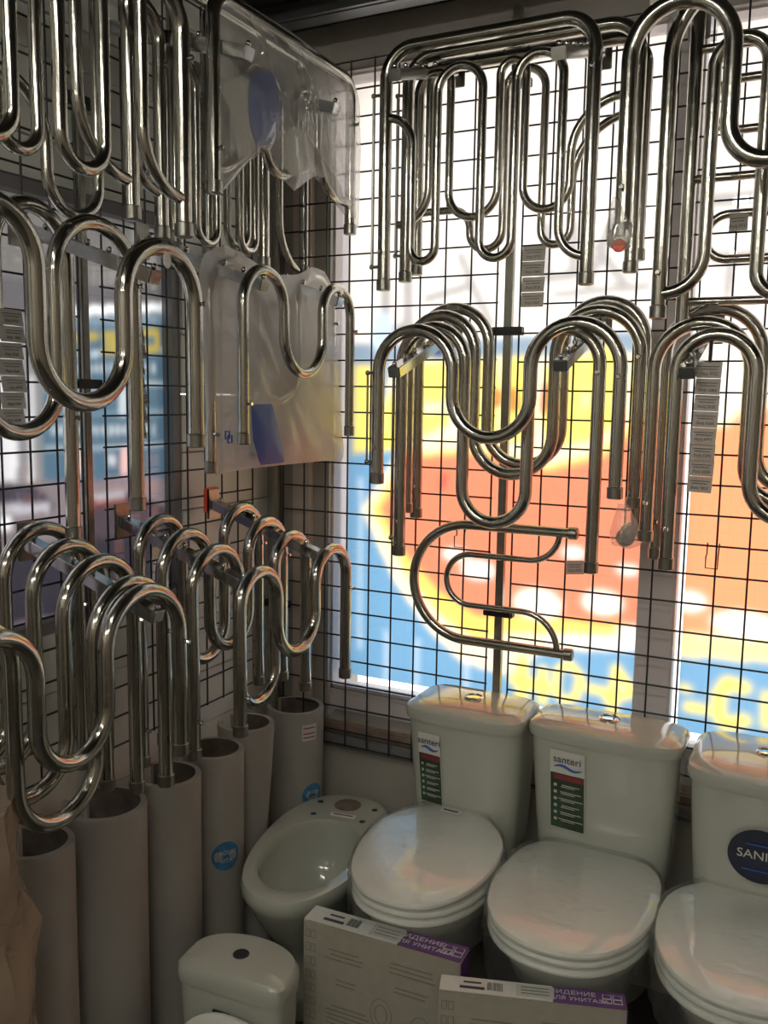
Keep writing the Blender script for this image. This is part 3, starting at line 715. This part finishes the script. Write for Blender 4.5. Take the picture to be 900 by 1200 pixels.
# ------------------------------------------------------------------ price strips and hooks
def strip(label, axis, d, p0, p1, wpx, n, grp='hanging price strips', hang=None):
    """chain of paper price cards from pixel p0 (top centre) to p1 (bottom centre)"""
    A = Vector(P2(axis, d, p0)); B = Vector(P2(axis, d, p1)); wv = abs(P2(axis, d, (p0[0]+wpx, p0[1]))[0]-A.x)
    o = plane_pt(axis, d, *A); t = thing('price_strip' if n > 1 else 'price_tag', label, 'price tag', o, 0, grp if n > 1 else None)
    s = 1 if axis == 'x' else -1
    dv = (B-A)/n
    for k in range(n):
        c_ = A+dv*(k+.5); h = dv.length; rx = dv.normalized(); sd = Vector((-rx.y, rx.x))
        if sd.x < 0: sd = -sd
        lift = .004*math.sin(k*1.9)
        cs = []
        for a, bb_ in ((-1, -1), (1, -1), (1, 1), (-1, 1)):
            q = c_+sd*(wv/2*a)+rx*(h*.49*bb_)
            cs.append((q, d+s*(lift+.003*bb_)))
        b = bmesh.new()
        f1 = [b.verts.new(plane_pt(axis, dd, *q)-o) for q, dd in cs]; f2 = [b.verts.new(plane_pt(axis, dd-s*.0012, *q)-o) for q, dd in cs]
        b.faces.new(f1); b.faces.new(f2[::-1])
        for i in range(4): b.faces.new((f1[i], f2[i], f2[(i+1) % 4], f1[(i+1) % 4]))
        bmesh.ops.recalc_face_normals(b, faces=b.faces)
        cd_ = obj('price_card', b, TAGT, t, False)
        ux = plane_pt(axis, 0, sd.x, sd.y); uz = plane_pt(axis, 0, -rx.x, -rx.y)
        # the printing shows through from the back, so it reads mirrored
        oo = plane_pt(axis, d+s*(lift+.0025), *(c_+rx*(h*.22)))-o
        Mx = Matrix((-ux.normalized(), uz.normalized(), Vector((1, 0, 0)) if axis == 'x' else Vector((0, -1, 0)))).transposed().to_4x4(); Mx.translation = oo
        text('price_print', '%d руб.' % (3270+(k*131) % 900), h*.26, Mx, INK, cd_, .0002)
        bl = bmesh.new()
        for j in range(2):
            cc = c_-rx*(h*(.06+.16*j)); ww = wv*(.40 if j else .32)
            pc = plane_pt(axis, d+s*(lift+.0025), *cc)-o
            e1 = ux.normalized()*ww; e2 = uz.normalized()*(h*.018)
            vs = [bl.verts.new(pc+e1*a+e2*c2) for a, c2 in ((-1, -1), (1, -1), (1, 1), (-1, 1))]; bl.faces.new(vs)
        obj('small_print', bl, INK, cd_, False)
    if hang:
        h0 = plane_pt(axis, d, *P2(axis, d, hang))-o
        obj('strap', tube(bmesh.new(), [Vector((0, 0, 0)), h0], .004, 8), DARK, t)
    return t
strip('price strip of stacked paper cards hanging before the right-hand pane from a chrome rail', 'y', -.315, (832, 424), (819, 577), 30, 8, hang=(834, 398))
strip('short price strip of paper cards on the grid beside the thin grey post', 'y', -.02, (626, 288), (623, 360), 27, 4)
strip('price strip of stacked paper cards hanging at the left edge', 'x', .20, (12, 362), (17, 498), 28, 7)
strip('narrow price strip seen edge-on behind the half-height rail on the left wall', 'x', .16, (163, 382), (168, 514), 10, 7)
strip('small white price tag on a ladder rung at the top right', 'y', -.16, (866, 250), (865, 271), 22, 1)
strip('small price tag beside the lower right end of the tall middle rail', 'y', -.05, (673, 657), (674, 673), 22, 1)
q = hit(196, 305, 'x', .42)
b = bmesh.new(); lathe(b, [(.001, -.002), (.010, -.001), (.010, .001), (.001, .002)], (0, 0, 0), 14, 'x')
for v in b.verts: v.co.z *= 1.5
t = obj('hang_tag', b, WHITEP); t.location = q; tag(t, 'small white oval tag hanging from the half-height rail arch', 'tag')
def hook(px, py, label):
    q = hit(px, py, 'y', -.008); b = bmesh.new()
    a, h = .014, .05
    P = [(-a, 0, h), (-a, -.004, .02), (-a, -.02, .02), (-a, -.02, -.01), (a, -.02, -.01), (a, -.02, .02), (a, -.004, h)]
    tube(b, [Vector(p) for p in P], .0018, 6)
    t = obj('wire_hook', b, mat('hook_wire', (.10, .03, .03), .4, .6, .1, 30)); t.location = q; tag(t, label, 'hook')
hook(835, 660, 'empty wire hook on the grid over the orange field, right of the mullion'); hook(541, 636, 'empty wire hook on the grid above the small sideways rail')
# ------------------------------------------------------------------ pedestals
def pedestal(px, py, R_, label, dx=.125, waist=0., sticker=None, tagp=False, rz=0):
    q = hit(px, py, 'x', dx); H = q.z
    t = thing('washbasin_pedestal', label, 'pedestal', (dx, q.y, 0), rz, 'washbasin pedestals along the left wall')
    n = 30; b = bmesh.new()
    A0, A1 = math.radians(-158), math.radians(158)   # open towards the wall
    def rad(z): 
        k = z/H
        return R_*(1-waist*math.sin(PI*k)**2+.06*(k-.5)**2)
    def pt(a, r, z):
        sx, sy = (1.0, .94); return Vector((r*math.cos(a)*sx, r*math.sin(a)*sy, z))
    outr = []
    zs = [0, .02, H*.2, H*.4, H*.6, H*.8, H-.02, H-.006, H]
    ang = [A0+(A1-A0)*k/n for k in range(n+1)]
    O = [[b.verts.new(pt(a, rad(z)*(1 if z < H else .985), z)) for a in ang] for z in zs]
    I = [[b.verts.new(pt(a, rad(z)*.985-.013, z)) for a in ang] for z in zs]
    for i in range(len(zs)-1):
        for k in range(n):
            b.faces.new((O[i][k], O[i][k+1], O[i+1][k+1], O[i+1][k])); f_ = b.faces.new((I[i][k+1], I[i][k], I[i+1][k], I[i+1][k+1])); f_.material_index = 1
        for k in (0, n): b.faces.new((O[i][k], O[i+1][k], I[i+1][k], I[i][k]) if k == 0 else (O[i][k], I[i][k], I[i+1][k], O[i+1][k]))
    for k in range(n):
        b.faces.new((O[-1][k], O[-1][k+1], I[-1][k+1], I[-1][k]))
    obj('shell', b, [CERAM2, INNER], t)
    # clay partition set low in the hollow, as these pedestals have
    obj('cross_web', bx((-.3*R_, 0, H*.45), (.014, R_*1.55, H*.86), None, .004), CERAM2, t)
    if sticker:
        zc, ac, rr = sticker
        b = bmesh.new(); c0 = None; ring_v = []
        vc = b.verts.new(pt(ac, rad(zc)+.0015, zc))
        for k in range(28):
            a = 2*PI*k/28; ring_v.append(b.verts.new(pt(ac+rr*math.cos(a)/R_, rad(zc)+.0012, zc+rr*math.sin(a))))
        for k in range(28): b.faces.new((vc, ring_v[k], ring_v[(k+1) % 28]))
        s_ = obj('round_sticker', b, mat('sticker_blue', (.05, .22, .42), .4, 0, .3, 40), t); s_['label'] = 'round blue sticker'
        u = Vector((math.sin(-ac)*1, math.cos(ac), 0)); nn = Vector((math.cos(ac), math.sin(ac), 0))
        for i_, (s__, zo) in enumerate((('ROSA', .010), ('VITA', -.012))):
            M = frame(pt(ac, rad(zc)+.003, zc+zo), u, (0, 0, 1)); text('sticker_text', s__, .016, M, WHITEP, s_)
    if tagp:
        b = bmesh.new()
        for z_, w_ in ((.0, .0), ):
            pass
        P = [(a, z) for z in (H-.075, H-.03) for a in (-.75, -.25)]
        g_ = [[b.verts.new(pt(-.8+.55*i/5, rad(H-.05)+.0015, z)) for i in range(6)] for z in (H-.085, H-.035)]
        for i in range(5): b.faces.new((g_[0][i], g_[0][i+1], g_[1][i+1], g_[1][i]))
        x_ = obj('paper_sticker', b, WHITEP, t); x_['label'] = 'small white sticker with pink print'
        b = bmesh.new()
        for z in (H-.045, H-.062, H-.074):
            g_ = [[b.verts.new(pt(-.76+.45*i/5, rad(H-.05)+.0025, z+e)) for i in range(6)] for e in (-.002, .002)]
            for i in range(5): b.faces.new((g_[0][i], g_[0][i+1], g_[1][i+1], g_[1][i]))
        obj('sticker_print', b, mat('pink_ink', (.35, .08, .10), .5, 0, .1, 30), x_)
    return t
pedestal(40, 985, .082, 'grey ceramic washbasin pedestal at the left end of the row, beside the crumpled sheeting')
pedestal(122, 940, .096, 'wide grey ceramic washbasin pedestal, second from the left in the row')
pedestal(196, 906, .084, 'grey ceramic washbasin pedestal, third from the left in the row')
pedestal(250, 876, .082, 'ceramic washbasin pedestal with a round blue sticker, fourth from the left', sticker=(.395, -.55, .040))
pedestal(288, 846, .080, 'narrow-waisted ceramic washbasin pedestal with flared top, fifth from the left', waist=.22)
pedestal(346, 826, .088, 'ceramic washbasin pedestal in the corner with blue sticker and small pink-printed label', sticker=(.40, -.38, .036), tagp=True)
# ------------------------------------------------------------------ toilets
def egg(hw, yf, yb, n=48, sq=2.3, bw=.75, cy=None, sqb=3.2):
    """outline, front at yf (negative), back at yb; fuller and squarer at the back"""
    cy = yb+(yf-yb)*.42 if cy is None else cy; out = []
    for k in range(n):
        a = 2*PI*k/n; c_, s_ = math.cos(a), math.sin(a)
        if s_ < 0: x = hw*abs(c_)**(2/sq)*(1 if c_ >= 0 else -1); y = cy+(cy-yf)*-abs(s_)**(2/sq)
        else:
            x = hw*(abs(c_)**(2/sqb))*(1 if c_ >= 0 else -1); y = cy+(yb-cy)*abs(s_)**(2/sqb)
            x *= 1-(1-bw)*((y-cy)/(yb-cy+1e-9))**2
        out.append((x, y))
    return out
def rrect(hw, yf, yb, n=48, sq=5., bow=.0):
    out = []
    for k in range(n):
        a = 2*PI*k/n; c_, s_ = math.cos(a), math.sin(a)
        x = hw*abs(c_)**(2/sq)*(1 if c_ >= 0 else -1); y = abs(s_)**(2/sq)*(1 if s_ >= 0 else -1)
        y = (yf+yb)/2+y*(yb-yf)/2
        if y < (yf+yb)/2: y -= bow*(1-(x/hw)**2)
        out.append((x, y))
    return out
def Z(o, z): return [Vector((x, y, z)) for x, y in o]
def bowl(t, rimz, hw, yf, yb, deep=True, m=CERAM):
    b = bmesh.new()
    E_ = lambda s, f, bk, z, w=.75: Z(egg(hw*s, yf+f, yb-bk, bw=w), z)
    R_ = [Z(egg(hw*.62, yf+.13, yb-.02, bw=.9), 0), E_(.60, .13, .02, .02, .9), E_(.56, .15, .02, rimz*.3, .9), E_(.62, .12, .02, rimz*.5, .85), E_(.82, .05, .01, rimz*.72, .8), E_(.95, .012, 0, rimz-.05), E_(1, 0, 0, rimz-.03), E_(1, 0, 0, rimz-.012), E_(.975, .005, .003, rimz-.002), E_(.94, .012, .008, rimz)]
    rimyb = yb-.17
    inn = lambda s, f, bk, z: Z(egg(hw*s, yf+f, rimyb-bk, bw=.85, sqb=2.2), z)
    R_ += [inn(.76, .055, 0, rimz), inn(.73, .065, .004, rimz-.006), inn(.72, .068, .006, rimz-.03), inn(.70, .075, .02, rimz-.10), inn(.5, .13, .06, rimz-.17), inn(.2, .2, .12, rimz-.20)]
    loft(b, R_)
    return obj('bowl', b, m, t)
def lid_shape(hw, yf, yb, z0, th, bw, dome=.008, sqb=5., mtl=PLAST):
    b = bmesh.new(); R_ = []
    for s, z in ((.96, 0), (.995, .004), (1, th*.5), (.985, th-.003), (.94, th), (.7, th+dome*.5), (.35, th+dome*.9), (.03, th+dome)):
        o_ = egg(hw, yf, yb, bw=bw, sqb=sqb); cy = (yf+yb)/2
        R_.append([Vector((x*s, cy+(y-cy)*s, z0+z)) for x, y in o_])
    loft(b, R_); return b
def wrapper(hw, yf, yb, z0, z1, bw, seed, sqb=5.):
    b = bmesh.new(); R_ = []; cy = (yf+yb)/2
    n = 96
    for s, z, k in ((1.03, z0, .8), (1.02, z0+(z1-z0)*.25, 1.), (1.03, z0+(z1-z0)*.5, 1.), (1.035, z0+(z1-z0)*.8, .8), (1.01, z1+.002, .35), (.97, z1+.008, .3), (.8, z1+.011, .25), (.5, z1+.015, .2), (.2, z1+.016, .15), (.02, z1+.017, .1)):
        ring = []
        for x, y in egg(hw, yf, yb, n, bw=bw, sqb=sqb):
            X, Y = x*s, cy+(y-cy)*s
            w_ = noise.noise((X*22+seed, Y*22, z*40))*.010*k+abs(noise.noise((X*60+seed, Y*60, z*30)))*.006*k
            r_ = math.hypot(X, Y-cy)+1e-6
            ring.append(Vector((X+X/r_*w_, Y+(Y-cy)/r_*w_, z+abs(w_)*.5)))
        R_.append(ring)
    loft(b, R_, False, True); return b
def cistern(t, hw, z0, z1, yf, yb, lidh=.04, bow=.02, button=True, taper=.88, m=CERAM, sq=6., lidb=.03):
    b = bmesh.new(); R_ = []
    for k in range(9):
        f = k/8; s = taper+(1-taper)*f**.7; z = z0+(z1-lidh-z0)*f
        R_.append(Z(rrect(hw*s, yb+(yf-yb)*(taper*.9+(1-taper*.9)*f), yb, sq=sq, bow=bow), z))
    loft(b, R_); tk = obj('cistern', b, m, t)
    b = bmesh.new(); e = .006
    R_ = [Z(rrect(hw+e, yf-e, yb+.002, sq=sq, bow=bow), z1-lidh+.002), Z(rrect(hw+e+.003, yf-e-.003, yb+.003, sq=sq, bow=bow), z1-lidh*.5), Z(rrect(hw+e, yf-e, yb+.002, sq=sq, bow=bow), z1-.010),
          Z(rrect(hw-.006, yf+.008, yb-.006, sq=sq, bow=bow), z1-.002), Z(rrect(hw*.85, yf+.03, yb-.02, sq=sq, bow=bow*.8), z1+.004), Z(rrect(hw*.3, (yf*.6+yb*.4), (yf*.4+yb*.6), sq=4), z1+.006)]
    loft(b, R_); l = obj('cistern_lid', b, m, t)
    if button:
        b = bmesh.new(); lathe(b, [(.026, z1+.002), (.026, z1+.009), (.022, z1+.012), (.021, z1+.009), (.002, z1+.010)], (0, (yf+yb)/2, 0), 24)
        bt = obj('flush_button', b, CHROME2, l); bt['label'] = 'round chrome flush button'
    return tk
def dotsticker(parent, c, w_, h_, nrm_y):
    pass
def toilet(label, cx, hw, tank_hw, ztop, tyf, lid, yb=-.03, bw=.72, sqb=5., rim=.43, stack=1, wrapseed=1, lbw=.6, tilt=0.):
    t = thing('toilet', label, 'toilet', (cx, 0, 0), 0, 'boxed-new toilets by the window')
    lyf, lyb = lid
    bowl(t, rim, hw*.95, lyf+.04, -.06)
    cistern(t, tank_hw, rim-.005, ztop, tyf, yb)
    z = rim+.004
    for k in range(stack):
        obj('seat', lid_shape(hw*.99, lyf+.004, lyb-.01, z, .018, lbw, .001, sqb), PLAST, t); z += .021
    ld = obj('seat_lid', lid_shape(hw, lyf, lyb, z, .018, lbw, .010, sqb), PLAST, t)
    pv = Matrix.Translation((0, lyf, z)) @ Matrix.Rotation(tilt, 4, 'X') @ Matrix.Translation((0, -lyf, -z))
    if tilt: ld.data.transform(pv)
    hb = bmesh.new()
    for sx in (-1, 1): box(hb, (sx*.075, lyb+.002, z-.004), (.035, .03, .03), None, .006)
    obj('hinge', hb, PLAST, t)
    wb = wrapper(hw, lyf, lyb, rim-.07, z+.019, lbw, wrapseed, sqb)
    for v in wb.verts:
        if v.co.z > z-.01: v.co.z += math.tan(tilt)*(v.co.y-lyf)
    wr_ = obj('shrink_film', wb, WRAP, t); wr_['label'] = 'clear creased shrink film'
    return t, z+.018+math.tan(tilt)*(-.262-lyf)
def tank_label(t, U, ZZ, w_, h_, tk):
    u = z = yface = 0.
    """white and green maker's label with the name in blue"""
    n = (0, -1, 0)
    b = bx((u, yface, z), (w_, .0016, h_), None, 0); s_ = obj('maker_label', b, WHITEP, t, False)
    gm = mat('label_green', (.03, .06, .035), .4, 0, .5, 14)
    obj('green_field', bx((u, yface-.0012, z-h_*.14), (w_*.96, .0012, h_*.70), None, 0), gm, s_, False)
    obj('red_arc', bx((u+w_*.04, yface-.0018, z+h_*.165), (w_*.86, .001, h_*.06)), mat('label_red', (.25, .03, .05), .4, 0, .2, 20), s_, False)
    text('label_name', 'santeri', h_*.125, frame((u, yface-.002, z+h_*.39), (1, 0, 0), (0, 0, 1)), mat('name_blue', (.02, .04, .10), .4, 0, .1, 20), s_)
    b = bmesh.new(); pts = [Vector((u+w_*(-.36+.76*k/14), yface-.002, z+h_*(.295+.022*math.sin(k/14*2*PI)))) for k in range(15)]
    tube(b, pts, [h_*.012*(.4+math.sin(PI*(k+.5)/15)) for k in range(15)], 6); obj('blue_wave', b, BLUEP, s_)
    b = bmesh.new()
    for k in range(6):
        zz_ = z+h_*(.06-.088*k); box(b, (u-w_*.34, yface-.002, zz_), (w_*.09, .001, h_*.035))
        box(b, (u+w_*.1, yface-.002, zz_+h_*.008), (w_*(.5+.1*(k % 3)), .001, h_*.010)); box(b, (u+w_*.02, yface-.002, zz_-h_*.014), (w_*.4, .001, h_*.008))
    obj('label_lines', b, TAGP, s_, False)
    hw, yf, yb, z0, z1_, tp, bow = tk
    f_ = lambda x, zz: yb+(yf-yb)*(tp*.9+(1-tp*.9)*(zz-z0)/(z1_-z0))*1.0-bow*(1-(x/hw)**2)
    y0 = min(f_(U+sx*w_/2, ZZ) for sx in (-1, 1)); sl = (f_(U, ZZ+h_/2)-f_(U, ZZ-h_/2))/h_; sx = (f_(U+w_/2, ZZ)-f_(U-w_/2, ZZ))/w_
    s_.location = (U, f_(U, ZZ)-.0035, ZZ); s_.rotation_euler = (math.atan(-sl), 0, math.atan(sx))
T1, z1 = toilet('toilet with a round wrapped lid and half-hidden green label, left of the three with cisterns', .735, .172, .156, .80, -.235, (-.640, -.195), stack=2, wrapseed=1, lbw=.52, sqb=3., tilt=.085)
T2, z2 = toilet('toilet with a square-backed lid and full green label, middle of the three with cisterns', 1.092, .186, .182, .80, -.20, (-.645, -.185), stack=2, wrapseed=7, lbw=.78, sqb=6.)
T3, z3 = toilet('toilet with a round dark sticker on its cistern, at the right edge', 1.463, .185, .155, .80, -.29, (-.645, -.215), stack=2, wrapseed=12, lbw=.62, sqb=3.2, tilt=.05)
tank_label(T1, -.076, .632, .066, .20, (.156, -.235, -.03, .425, .76, .88, .02))
tank_label(T2, -.075, .636, .090, .212, (.182, -.20, -.03, .425, .76, .88, .02))
b = bmesh.new(); lathe(b, [(.066, -.001), (.066, .001), (.001, .0012)][::-1], (0, 0, 0), 36, 'y')
yy = -.296; s_ = obj('round_sticker', b, mat('navy', (.012, .018, .045), .4, 0, .2, 20), T3, False); s_.location = (0.005, yy, .62); s_.rotation_euler = (.16, 0, 0); s_['label'] = 'round navy sticker with white letters'
text('sticker_name', 'SANITA', .030, frame((.004, -.003, .004), (1, 0, 0), (0, 0, 1)), WHITEP, s_)
b = bmesh.new(); box(b, (0, -.003, .030), (.06, .001, .003)); box(b, (0, -.003, -.034), (.07, .001, .003)); obj('sticker_rule', b, BLUEP, s_, False)
for T_, z_, x_, y_ in ((T1, z1, -.005, -.262), (T3, z3, .055, -.262)):
    pl = obj('lid_sticker', bx((x_, y_, z_+.015), (.055, .022, .0012)), WHITEP, T_, False)
    obj('sticker_bar', bx((x_, y_, z_+.0165), (.040, .006, .0008)), INK, pl, False)
# bowl without cistern, near the corner
t = thing('toilet', 'open toilet bowl without seat or cistern, in the corner by the pedestals', 'toilet', (.325, -.03, 0), math.radians(9), 'boxed-new toilets by the window')
bowl(t, .40, .165, -.615, 0.0)
b = bmesh.new(); lathe(b, [(.040, .4005), (.034, .4012), (.031, .385), (.001, .384)], (0, -.07, 0), 24)
obj('outlet_hole', b, INNER, t)
for sx, sy in ((-.085, -.075), (.085, -.075), (-.075, -.155), (.075, -.155)):
    obj('bolt_hole', lathe(bmesh.new(), [(.009, .4006), (.006, .4010), (.001, .4008)], (sx, sy, 0), 14), DARK, t)
pl = obj('paper_sticker', bx((.01, -.14, .4012), (.075, .022, .001)), WHITEP, t, False); obj('sticker_bar', bx((.01, -.137, .402), (.06, .005, .0006)), INK, pl, False)
# loose cistern in the foreground
t = thing('loose_cistern', 'small white toilet cistern with an open round button hole, at the bottom left', 'cistern', (.455, -.79, 0), math.radians(4))
def dshape(hw, yf, yb, n=48):
    out = []
    for k in range(n):
        a = 2*PI*k/n; c_, s_ = math.cos(a), math.sin(a)
        if s_ < 0: x = hw*abs(c_)**(2/7)*(1 if c_ >= 0 else -1); y = yf*.0+(-abs(s_)**(2/7))*abs(yf)
        else: x = hw*abs(c_)**(2/2.1)*(1 if c_ >= 0 else -1); y = yb*1.12*abs(s_)**(2/2.0)
        out.append((x, y))
    return out
b = bmesh.new(); loft(b, [Z(dshape(.110, -.066, .062), 0), Z(dshape(.120, -.070, .066), .04), Z(dshape(.130, -.072, .070), .31)]); obj('cistern', b, CERAM, t)
b = bmesh.new(); loft(b, [Z(dshape(.134, -.076, .074), .312), Z(dshape(.136, -.078, .076), .33), Z(dshape(.134, -.076, .074), .350), Z(dshape(.124, -.068, .068), .360), Z(dshape(.08, -.045, .045), .363), Z(dshape(.01, -.006, .006), .364)])
l = obj('cistern_lid', b, CERAM, t)
obj('button_hole', lathe(bmesh.new(), [(.019, .3635), (.0175, .3655), (.016, .364), (.001, .3645)], (-.005, 0, 0), 24), DARK, l)
obj('lever_slot', bx((-.01, -.0735, .255), (.045, .006, .035), None, .002), DARK, t)
# spare round lid leaning on it
b = lid_shape(.16, -.30, 0, 0, .018, .7, .008, 2.6)
t = obj('spare_seat_lid', b, PLAST); t.matrix_world = Matrix.Translation((.505, -.938, .0)) @ Matrix.Rotation(math.radians(-97), 4, 'X') @ Matrix.Translation((0, 0, 0))
tag(t, 'round white seat lid, only its top edge showing in front of the small cistern', 'toilet seat lid')
# ------------------------------------------------------------------ cartons
def carton(label, a, b_, dep, z1, seed):
    """a,b_ = left and right front top corners on the floor plan"""
    A = Vector((*a, 0)); B = Vector((*b_, 0)); L = (B-A).length; rz = math.atan2(B.y-A.y, B.x-A.x)
    t = thing('seat_carton', label, 'box', ((A.x+B.x)/2, (A.y+B.y)/2, 0), rz, 'toilet seat cartons standing on edge')
    obj('carton_body', bx((0, dep/2, z1/2), (L, dep, z1), None, .002), CARD, t)
    obj('white_top', bx((-L*.19, dep/2, z1+.0008), (L*.61, dep*.98, .0016)), WHITEP, t, False)
    pt_ = obj('purple_top', bx((L*.305, dep/2, z1+.0008), (L*.385, dep*.98, .0016)), PURP, t, False)
    obj('purple_side', bx((L/2+.0008, dep/2, z1/2), (.0016, dep*.98, z1*.99)), PURP, t, False)
    Mt = lambda x, y: frame((x, y, z1+.0022), (1, 0, 0), (0, 1, 0))
    text('top_text', 'СИДЕНИЕ', dep*.34, Mt(L*.22, dep*.68), WHITEP, pt_, xs=1.15); text('top_text', 'ДЛЯ УНИТАЗА', dep*.30, Mt(L*.25, dep*.30), WHITEP, pt_, xs=1.15)
    b = bmesh.new()
    for cx_ in (-.5, .5):
        x0 = L*.43+cx_*dep*.42; y0 = dep*.5; w_, h_ = dep*.17, dep*.26
        tube(b, [Vector((x0+sx*w_, y0+sy*h_, z1+.003)) for sx, sy in ((-1, -1), (1, -1), (1, 1), (-1, 1), (-1, -1))], .0011, 5)
        tube(b, [Vector((x0-w_, y0, z1+.003)), Vector((x0+w_, y0, z1+.003))], .0011, 5)
    obj('pictogram', b, WHITEP, pt_)
    # barcode and stickers on the white part
    b = bmesh.new(); random.seed(seed)
    for k in range(14): box(b, (-L*.235+k*.0022, dep*.52, z1+.0022), (random.choice((.0006, .0012)), dep*.5, .0006))
    box(b, (-L*.32, dep*.32, z1+.0022), (.05, dep*.16, .0006)); box(b, (-L*.32, dep*.66, z1+.0022), (.036, dep*.10, .0006))
    obj('barcode', b, INK, t, False)
    s_ = obj('white_sticker', bx((L*.02, dep*.5, z1+.0024), (.075, dep*.72, .001)), TAGP, t, False)
    b = bmesh.new()
    for k in range(3): box(b, (L*.02, dep*(.3+.2*k), z1+.0032), (.055, .0014, .0005))
    obj('sticker_lines', b, INK, s_, False)
    # front print: border squares, text lines, seat outlines
    b = bmesh.new(); yf = -.0012
    for k in range(12):
        for j in range(2):
            x0 = -L/2+.012+j*.014; z0 = z1-.03-k*.033
            tube(b, [Vector((x0+sx*.005, yf, z0+sz*.009)) for sx, sz in ((-1, -1), (1, -1), (1, 1), (-1, 1), (-1, -1))], .0006, 4)
    for x0, z0, n_, w_ in ((-L*.22, z1-.055, 3, .10), (-L*.20, z1-.125, 2, .05), (-L*.2, z1-.19, 5, .11), (L*.22, z1-.045, 3, .12), (L*.2, z1-.10, 2, .08)):
        b2 = bmesh.new()
        for k in range(n_): box(b2, (x0+random.uniform(-.006, .006), yf, z0-k*.011), (w_*random.uniform(.7, 1), .0008, .0022))
        obj('text_block', b2, CARDINK, t, False)
    obj('border_squares', b, CARDINK, t)
    b = bmesh.new()
    for x0, z0, s in ((L*.02, z1-.175, .030), (L*.27, z1-.19, .030), (-L*.3, z1-.30, .034), (-L*.05, z1-.31, .030)):
        for f in (1, .6):
            tube(b, [Vector((x0+s*f*math.cos(2*PI*k/20)*(.85), yf, z0+s*f*1.25*math.sin(2*PI*k/20))) for k in range(21)], .0007, 4, False)
    obj('seat_drawings', b, CARDINK, t)
carton('seat carton with purple and white top edge, left and higher of the two', (.547, -.685), (.925, -.668), .058, .42, 3)
carton('seat carton with purple and white top edge, right and lower of the two', (.918, -.768), (1.268, -.652), .048, .42, 9)
# ------------------------------------------------------------------ light
def lamp(x, y, label):
    t = thing('ceiling_lamp', label, 'ceiling lamp', (x, y, CZ), 0, 'fluorescent lamps behind the camera')
    obj('housing', bx((0, 0, -.025), (1.2, .09, .05), None, .006), GREYF, t)
    e = bpy.data.materials.new('tube_glow'); e.use_nodes = True; b_ = e.node_tree.nodes['Principled BSDF']
    b_.inputs['Emission Color'].default_value = (1, .97, .85, 1); b_.inputs['Emission Strength'].default_value = 50; b_.inputs['Base Color'].default_value = (.8, .8, .8, 1)
    for s in (-.022, .022): obj('lamp_tube', tube(bmesh.new(), [(-.57, s, -.062), (.57, s, -.062)], .011, 10), e, t)
lamp(1.0, -2.35, 'twin-tube ceiling lamp above the camera'); lamp(2.3, -3.6, 'twin-tube ceiling lamp at the rear right'); lamp(.8, -4.0, 'twin-tube ceiling lamp at the rear left')
W = bpy.data.worlds.new('sky'); S.world = W; W.use_nodes = True
nt = W.node_tree; bg = nt.nodes['Background']; bg.inputs['Color'].default_value = (1, .985, .97, 1); bg.inputs['Strength'].default_value = 2.0
S.view_settings.view_transform = 'Standard'; S.view_settings.look = 'None'; S.view_settings.exposure = 0; S.view_settings.gamma = 1
S.view_settings.use_curve_mapping = False
